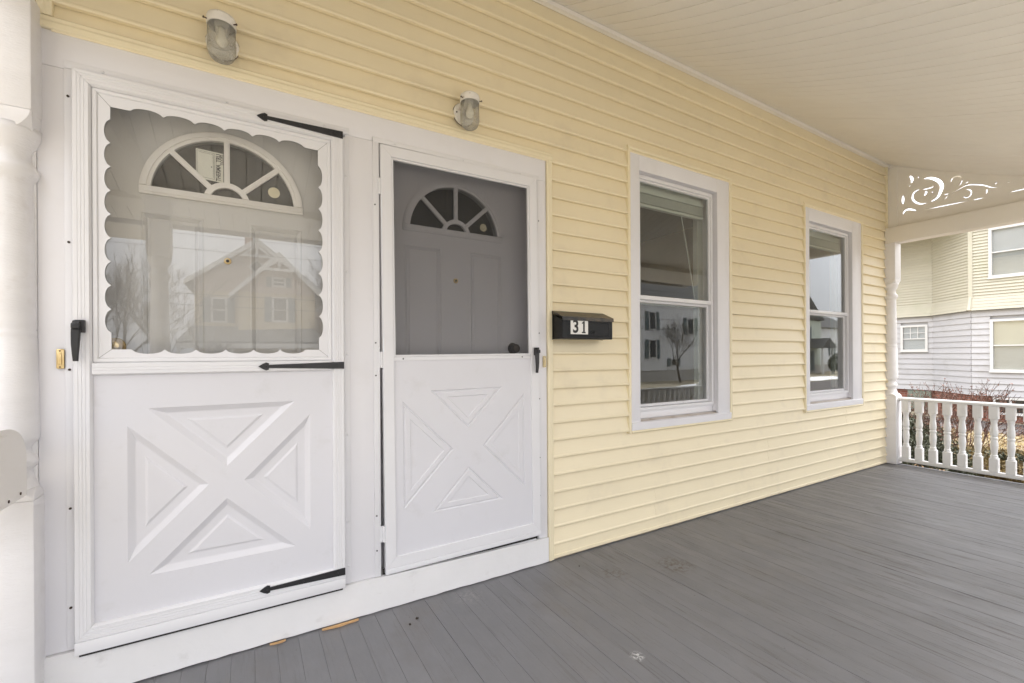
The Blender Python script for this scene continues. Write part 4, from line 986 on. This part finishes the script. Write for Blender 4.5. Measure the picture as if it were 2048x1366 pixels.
def shrub(x, y, rx, h, m, label, seed, n=6500, size=.05, group='evergreen shrubs past the railing'):
    e = empty('evergreen_shrub', (x, y, GZ)); tag(e, label, 'shrub', group)
    def fn(rr):
        a = rr.uniform(0, 2*math.pi); u = rr.uniform(-.75, 1); rad = (1-u*u)**.5 if abs(u) < 1 else 0
        k = (rr.uniform(.35, 1))**.5*(1+.14*math.sin(3*a+seed)+.10*math.sin(7*a+5*u))
        return (math.cos(a)*rad*rx*k, math.sin(a)*rad*rx*k, h*.5+h*.5*u*k)
    leafy('foliage', m, e, fn, n, size, seed)
    mb = MB(); rr = random.Random(seed)
    for k in range(6): branches(mb, (rr.uniform(-.08, .08), rr.uniform(-.08, .08), 0), (rr.gauss(0, .4), rr.gauss(0, .4), 1), h*.4, .012, 2, rr)
    mb.build('stems', 'bark', e)
shrub(9.6, 1.02, .46, 1.12, 'leaf_evergreen', 'dark evergreen shrub nearest the corner post, behind the first balusters', 11)
shrub(9.0, .50, .46, .98, 'leaf_evergreen', 'dark evergreen shrub in front of the bare red-brown shrub', 12)
shrub(11.6, 1.60, .55, 1.05, 'leaf_evergreen', 'low evergreen shrub behind the shrub nearest the corner post', 13)
shrub(8.2, .30, .45, .62, 'leaf_brown', 'low brownish shrub just under the porch edge', 14, 5000)
shrub(8.3, -.35, .45, .55, 'leaf_evergreen', 'low dark shrub under the middle of the railing', 15, 5000)
shrub(10.4, -.10, .40, .66, 'leaf_evergreen', 'small dark shrub between the red-brown shrub and the golden hedge', 16, 4000)
# golden clipped hedge
hd = empty('clipped_hedge', (10.4, -1.6, GZ)); tag(hd, 'low golden-green clipped hedge behind the right balusters', 'hedge')
def hfn(rr):
    x = rr.uniform(-1.0, 1.15); y = rr.uniform(-3.0, 2.25); z = rr.uniform(.05, .56)
    f = rr.random()
    if f < .55: z = .54+.03*math.sin(5*x+3*y)+rr.gauss(0, .02)
    elif f < .8: x = -1.0+rr.gauss(0, .03)
    return (x, y, z)
leafy('foliage', 'leaf_hedge', hd, hfn, 26000, .055, 21, .8)
MB().box(-.93, 1.08, -2.9, 2.15, .02, .46).build('inner_twigs', 'mulch', hd)
# bare red-brown shrubs
def twiggy(x, y, h, label, seed, nst, buds):
    e = empty('bare_shrub', (x, y, GZ)); tag(e, label, 'shrub', 'bare red-brown shrubs'); rr = random.Random(seed); mb = MB()
    for k in range(nst): branches(mb, (rr.gauss(0, .05), rr.gauss(0, .05), 0), (rr.gauss(0, .30), rr.gauss(0, .30), 1), h*.42, .014, 4, rr, .55, (1, 3), .0028)
    o = mb.build('stems', 'twig_red', e)
    pts = [v for v in mb.v if v[2] > h*.35]; rr.shuffle(pts); pts = pts[:buds]
    it = iter(pts)
    leafy('leaves', 'leaf_rust', e, lambda r_: next(it), len(pts), .034, seed, .1)
twiggy(11.4, .76, 1.55, 'bare red-brown shrub behind the middle balusters', 31, 12, 2600)
twiggy(11.8, 1.55, 1.10, 'smaller bare red-brown shrub left of the taller one', 32, 7, 900)
# dry lawn blades
rr = random.Random(5); vs = []; fs = []
for i in range(26000):
    x = rr.uniform(11.7, 18.1); y = rr.uniform(-.6, 5.2); h = rr.uniform(.03, .075); a = rr.uniform(0, 6.28); dx, dy = math.cos(a)*.007, math.sin(a)*.007; lx, ly = rr.gauss(0, .03), rr.gauss(0, .03)
    o = len(vs); vs += [(x-dx, y-dy, GZ), (x+dx, y+dy, GZ), (x+lx, y+ly, GZ+h)]; fs.append((o, o+1, o+2))
lg = MB().add(vs, fs); me = bpy.data.meshes.new('lawn_grass'); me.from_pydata(vs, [], fs); me.materials.append(MATS['grass_dry'])
lo_ = bpy.data.objects.new('lawn_grass', me); COL.objects.link(lo_); tag(lo_, 'straw coloured winter grass between hedge and driveway', 'grass', kind='stuff')

# ================================================================== ACROSS THE STREET (mirrored in the glass)
YQ = -26.0
ch = empty('yellow_cottage', (.5, YQ-3, GZ)); tag(ch, 'tan and yellow gabled house mirrored in the scalloped door glass', 'house')
def cb(mb, name, m, sm=False): return T(mb, ch, name, m, sm)
def gable_wall(x0, x1, ze, xp, zp, y0, y1): return MB().poly([[(x0, GZ), (x1, GZ), (x1, ze), (xp, zp), (x0, ze)]], y0, y1, 'xz')
cb(gable_wall(-2.5, 3.3, 5.55, .47, 7.75, YQ-9, YQ-1.6), 'wall', 'cottage_tan')
cb(gable_wall(-.45, 3.35, 4.95, 1.49, 6.75, YQ-1.7, YQ), 'wall', 'cottage_yellow')
cb(MB().poly([[(-.42, 4.75), (3.32, 4.75), (3.32, 4.95), (1.49, 6.72), (-.42, 4.95)]], YQ, YQ+.04, 'xz'), 'gable_band', 'cottage_tan')
cb(MB().box(-2.5, -.45, YQ-1.65, YQ-1.55, GZ, 4.9), 'wall', 'cottage_yellow')
def roofpair(xp, zp, xl, zl, xr, zr, y0, y1, t=.16):
    cb(MB().poly([[(xp, zp), (xl, zl), (xl, zl-t), (xp, zp-t)]], y0, y1, 'xz'), 'roof', 'roof_grey'); cb(MB().poly([[(xp, zp), (xr, zr), (xr, zr-t), (xp, zp-t)]], y0, y1, 'xz'), 'roof', 'roof_grey')
    for (xe, ze) in ((xl, zl), (xr, zr)): cb(MB().poly([[(xp, zp+.02), (xe, ze+.02), (xe, ze-.24), (xp, zp-.30)]], y1, y1+.08, 'xz'), 'bargeboard', 'nb_trim')
roofpair(.47, 7.98, -2.95, 5.35, 3.9, 5.2, YQ-9.3, YQ-1.2)
roofpair(1.49, 6.98, -.85, 4.55, 3.85, 4.55, YQ-9, YQ+.45)
for (xp, zp, yy) in ((.47, 7.7, YQ-1.15), (1.49, 6.72, YQ+.5)):
    cb(MB().poly([[(xp-.85, zp-.80), (xp+.85, zp-.80), (xp, zp-.05)], [(xp-.55, zp-.66), (xp-.06, zp-.66), (xp-.06, zp-.28)], [(xp+.06, zp-.66), (xp+.55, zp-.66), (xp+.06, zp-.28)]], yy, yy+.05, 'xz'), 'gable_fretwork', 'nb_trim')
cb(MB().box(-.15, .32, YQ-5, YQ-4.4, 6.2, 8.95), 'chimney', 'brick_red')
cb(MB().box(3.3, 5.2, YQ-8, YQ-3.5, GZ, 4.2), 'wall', 'cottage_tan')
def cwin(x0, x1, z0, z1, y, sh=.34):
    cb(MB().poly([rect((x0, x1, z0, z1)), rect((x0+.1, x1-.1, z0+.1, z1-.1))], y, y+.06, 'xz'), 'window', 'nb_trim'); cb(MB().box(x0+.09, x1-.09, y, y+.02, z0+.09, z1-.09), 'window', 'glass_dark'); cb(MB().box(x0+.1, x1-.1, y+.02, y+.05, (z0+z1)/2-.04, (z0+z1)/2+.04), 'window', 'nb_trim')
    if sh:
        for xx in (x0-sh-.02, x1+.02): cb(MB().box(xx, xx+sh, y, y+.05, z0, z1), 'shutter', 'shutter_grey')
cwin(1.15, 1.95, 3.15, 4.55, YQ+.0); cwin(-1.75, -1.0, 3.15, 4.55, YQ-1.55); cwin(1.15, 1.85, 5.1, 5.65, YQ+.04, .25)
cb(MB().poly([[(.47, 6.9), (.95, 6.4), (.47, 5.9), (-.01, 6.4)]], YQ-1.6, YQ-1.55, 'xz'), 'gable_window', 'nb_trim')
cb(MB().poly([[(.47, 6.75), (.80, 6.4), (.47, 6.05), (.14, 6.4)]], YQ-1.55, YQ-1.53, 'xz'), 'gable_window', 'glass_dark')
cb(MB().add([(-2.9, YQ+2.2, 2.0), (3.6, YQ+2.2, 2.0), (3.3, YQ, 2.85), (-2.6, YQ-1.5, 2.95), (-2.9, YQ+2.2, 1.85), (3.6, YQ+2.2, 1.85), (3.3, YQ, 1.85), (-2.6, YQ-1.5, 1.85)], [(0, 1, 2, 3), (4, 7, 6, 5), (0, 4, 5, 1), (1, 5, 6, 2), (2, 6, 7, 3), (3, 7, 4, 0)]), 'porch_roof', 'roof_grey')
cb(MB().box(-2.9, 3.6, YQ+2.12, YQ+2.24, 1.66, 1.9), 'porch_beam', 'nb_trim')
for xx in (-2.8, -.7, 1.4, 3.5): cb(MB().box(xx-.07, xx+.07, YQ+2.1, YQ+2.24, GZ, 1.7), 'porch_column', 'nb_trim')

def plain_house(name, label, x0, x1, y0, y1, zt, m, wins, zr=3.2, porch=None, axis='x'):
    e = empty(name, ((x0+x1)/2, y1, GZ)); tag(e, label, 'house')
    q = lambda mb, n, mm: T(mb, e, n, mm)
    q(MB().box(x0+.05, x1-.05, y0+.05, y1-.05, GZ-.1, -.12), 'foundation', 'concrete')
    n = int((zt+.12)/.16)
    for i in range(n):
        z = -.12+i*.16
        q(MB().extr([(y1-.05, z), (y1+.022, z), (y1, z+.16), (y1-.05, z+.16)], x0, x1, 'x'), 'siding_board', m)
    q(MB().box(x0+.01, x1-.01, y0, y1-.052, -.12, zt), 'wall', m)
    if axis == 'x': q(MB().extr([(y0-.4, zt), (y1+.4, zt), ((y0+y1)/2, zt+zr)], x0-.3, x1+.3, 'x'), 'roof', 'roof_grey')
    else: q(MB().extr([(x0-.4, zt), (x1+.4, zt), ((x0+x1)/2, zt+zr)], y0-.3, y1+.3, 'y'), 'roof', 'roof_grey')
    for (wx, wz, w, h) in wins:
        y = y1+.024
        q(MB().poly([rect((wx-w/2, wx+w/2, wz, wz+h)), rect((wx-w/2+.1, wx+w/2-.1, wz+.1, wz+h-.1))], y, y+.05, 'xz'), 'window', 'nb_trim'); q(MB().box(wx-w/2+.09, wx+w/2-.09, y, y+.02, wz+.09, wz+h-.09), 'window', 'glass_dark')
        for s in (-1, 1): q(MB().box(wx+s*(w/2+.22)-.2, wx+s*(w/2+.22)+.2, y, y+.05, wz, wz+h), 'shutter', 'shutter_grey')
    if porch:
        px, pz, pw = porch
        q(MB().extr([(px-pw/2-.3, pz), (px+pw/2+.3, pz), (px, pz+1.1)], y1, y1+2.0, 'y'), 'entry_roof', 'roof_grey')
        for s in (-1, 1): q(MB().box(px+s*pw/2-.08, px+s*pw/2+.08, y1+1.7, y1+1.86, GZ, pz), 'entry_column', 'nb_trim')
        q(MB().box(px-.5, px+.5, y1+.022, y1+.07, GZ+.3, 1.5), 'door', 'shutter_grey')
plain_house('white_house', 'white two-storey house mirrored in the window beside the mailbox', 27.0, 39.2, -33, -24.2, 5.8, 'white_house', [(29.3, .9, .9, 1.6), (29.3, 3.3, .9, 1.6), (34.2, 3.0, .9, 1.5), (32, .2, .8, .7)], 3.4, (36.8, 2.0, 2.2))
plain_house('pale_green_house', 'pale green house mirrored in the window nearest the railing', 50.0, 58.8, -34, -25.0, 5.2, 'pale_house', [(55.8, 2.9, .9, 1.5), (52, 2.9, .9, 1.5)], 3.8, (56.6, 1.9, 2.4), 'y')
plain_house('grey_house', 'pale grey house mirrored at the edge of the far window', 60.5, 72.0, -36, -27.0, 4.6, 'white_house', [(66, 1.0, .9, 1.5)], 2.6)
plain_house('white_bungalow', 'white house far left across the street', -34, -24, -36, -27, 4.6, 'white_house', [(-29, .8, 1, 1.5)], 3.0)
# bare trees
def bare_tree_mesh(seed, h, kids=(2, 3)):
    rr = random.Random(seed); mb = MB(); branches(mb, (0, 0, 0), (rr.gauss(0, .05), rr.gauss(0, .05), 1), h*.30, h*.019, 6, rr, .50, kids, .006, 5, .16); return mb.mesh('branches', 'bark')
TM = [bare_tree_mesh(41, 9.5), bare_tree_mesh(42, 8.5), bare_tree_mesh(43, 10.5)]
def btree(x, y, k, s, rz, label):
    e = empty('bare_tree', (x, y, GZ)); e.rotation_euler = (0, 0, rz); e.scale = (s, s, s); tag(e, label, 'tree', 'bare trees across the street')
    o = bpy.data.objects.new('branches', TM[k]); COL.objects.link(o); o.parent = e
btree(-4.6, -23.5, 0, .82, .3, 'bare tree mirrored at the far left of the scalloped door glass')
btree(-6.3, -27.5, 1, 1.0, 1.7, 'taller bare tree mirrored left of the porch post')
btree(-3.6, -29, 2, .85, 2.6, 'bare tree mirrored just right of the porch post')
btree(-8.5, -31, 2, 1.0, 4.0, 'bare tree far left behind the other bare trees')
btree(5.1, -27, 1, 1.05, .8, 'bare tree mirrored at the right edge of the scalloped door glass')
btree(6.6, -33, 2, 1.15, 3.2, 'tall bare tree behind the gabled house')
btree(-1.6, -22.5, 1, .55, 5.1, 'small bare tree before the gabled house')
btree(30.6, -22.3, 0, .62, 2.2, 'small bare tree mirrored in the middle of the window beside the mailbox')
btree(62, -42, 2, 1.2, 1.2, 'bare tree mirrored between the conifers')
def conifer(x, y, h, r, label, seed):
    e = empty('conifer', (x, y, GZ)); tag(e, label, 'tree', 'conifers mirrored in the far window')
    MB().tube([(0, 0, 0), (0, 0, h*.95)], [.22, .03], 7).build('trunk', 'bark', e)
    def fn(rr):
        t = rr.uniform(.06, 1)**.8; a = rr.uniform(0, 6.28); lay = .5+.5*math.sin(t*46+2*math.sin(a*2)); k = (1-t)*r*(.35+.65*lay)*rr.uniform(.5, 1)**.5+.08
        return (math.cos(a)*k, math.sin(a)*k, h*t-.25*k)
    leafy('foliage', 'conifer', e, fn, 3800, .34, seed, -.2)
conifer(74, -41, 14.5, 3.2, 'pointed conifer mirrored left in the far window', 51)
conifer(82, -40, 18, 4.2, 'taller conifer mirrored right in the far window', 52)
conifer(69, -47, 13, 3.2, 'distant conifer mirrored behind the pale green house', 53)
shrub(57.4, -22.5, 1.1, 2.3, 'leaf_evergreen', 'round clipped evergreen mirrored in the far window', 61, 3000, .16, 'clipped evergreens across the street')
shrub(39.6, -23.0, .8, 3.0, 'leaf_evergreen', 'upright evergreen beside the white house door', 62, 3000, .16, 'clipped evergreens across the street')
# roadside snow remains
def snow(x, y, rx, ry, label, seed):
    rr = random.Random(seed); n = 22; rim = [(x+rx*math.cos(6.283*i/n)*rr.uniform(.7, 1.1), y+ry*math.sin(6.283*i/n)*rr.uniform(.7, 1.1)) for i in range(n)]
    vs = [(p[0], p[1], GZ+.005) for p in rim]+[(x+(p[0]-x)*.6, y+(p[1]-y)*.6, GZ+.18) for p in rim]+[(x, y, GZ+.26)]
    fs = [(i, (i+1) % n, n+(i+1) % n, n+i) for i in range(n)]+[(n+i, n+(i+1) % n, 2*n) for i in range(n)]
    o = MB().add(vs, fs).build('snow_patch', 'snow', None, True); tag(o, label, 'snow', 'melting snow patches along the street')
snow(26.5, -17.8, 3.0, .8, 'melting snow patch mirrored low in the window beside the mailbox', 1)
snow(44, -18.2, 4.0, .9, 'melting snow patch mirrored low in the far window', 2)
snow(36.5, -21.5, 2.0, .6, 'small snow patch before the white house', 3)
# overhead wires and pole
for i, (y, z0, z1, sag) in enumerate(((-17.6, 3.55, 3.45, .1), (-17.6, 3.42, 2.75, .1), (-17.8, 5.5, 5.9, .2), (-17.8, 5.75, 6.3, .2), (-18.0, 5.1, 5.3, .2))):
    pts = [(-30+60*t/14, y, z0+(z1-z0)*(t/14)*1.0+.9*((2*t/14-1)**2-.0)*sag) for t in range(15)]
    o = MB().tube(pts, [.014 if i < 2 else .009]*15, 5).build('overhead_wire', 'wire_black'); tag(o, ['lower thick wire mirrored across the porch post', 'lowest wire mirrored across the gabled house', 'middle thin wire mirrored against the sky', 'topmost thin wire mirrored against the sky', 'thin wire just under the two top wires'][i], 'wire', 'overhead wires along the street')
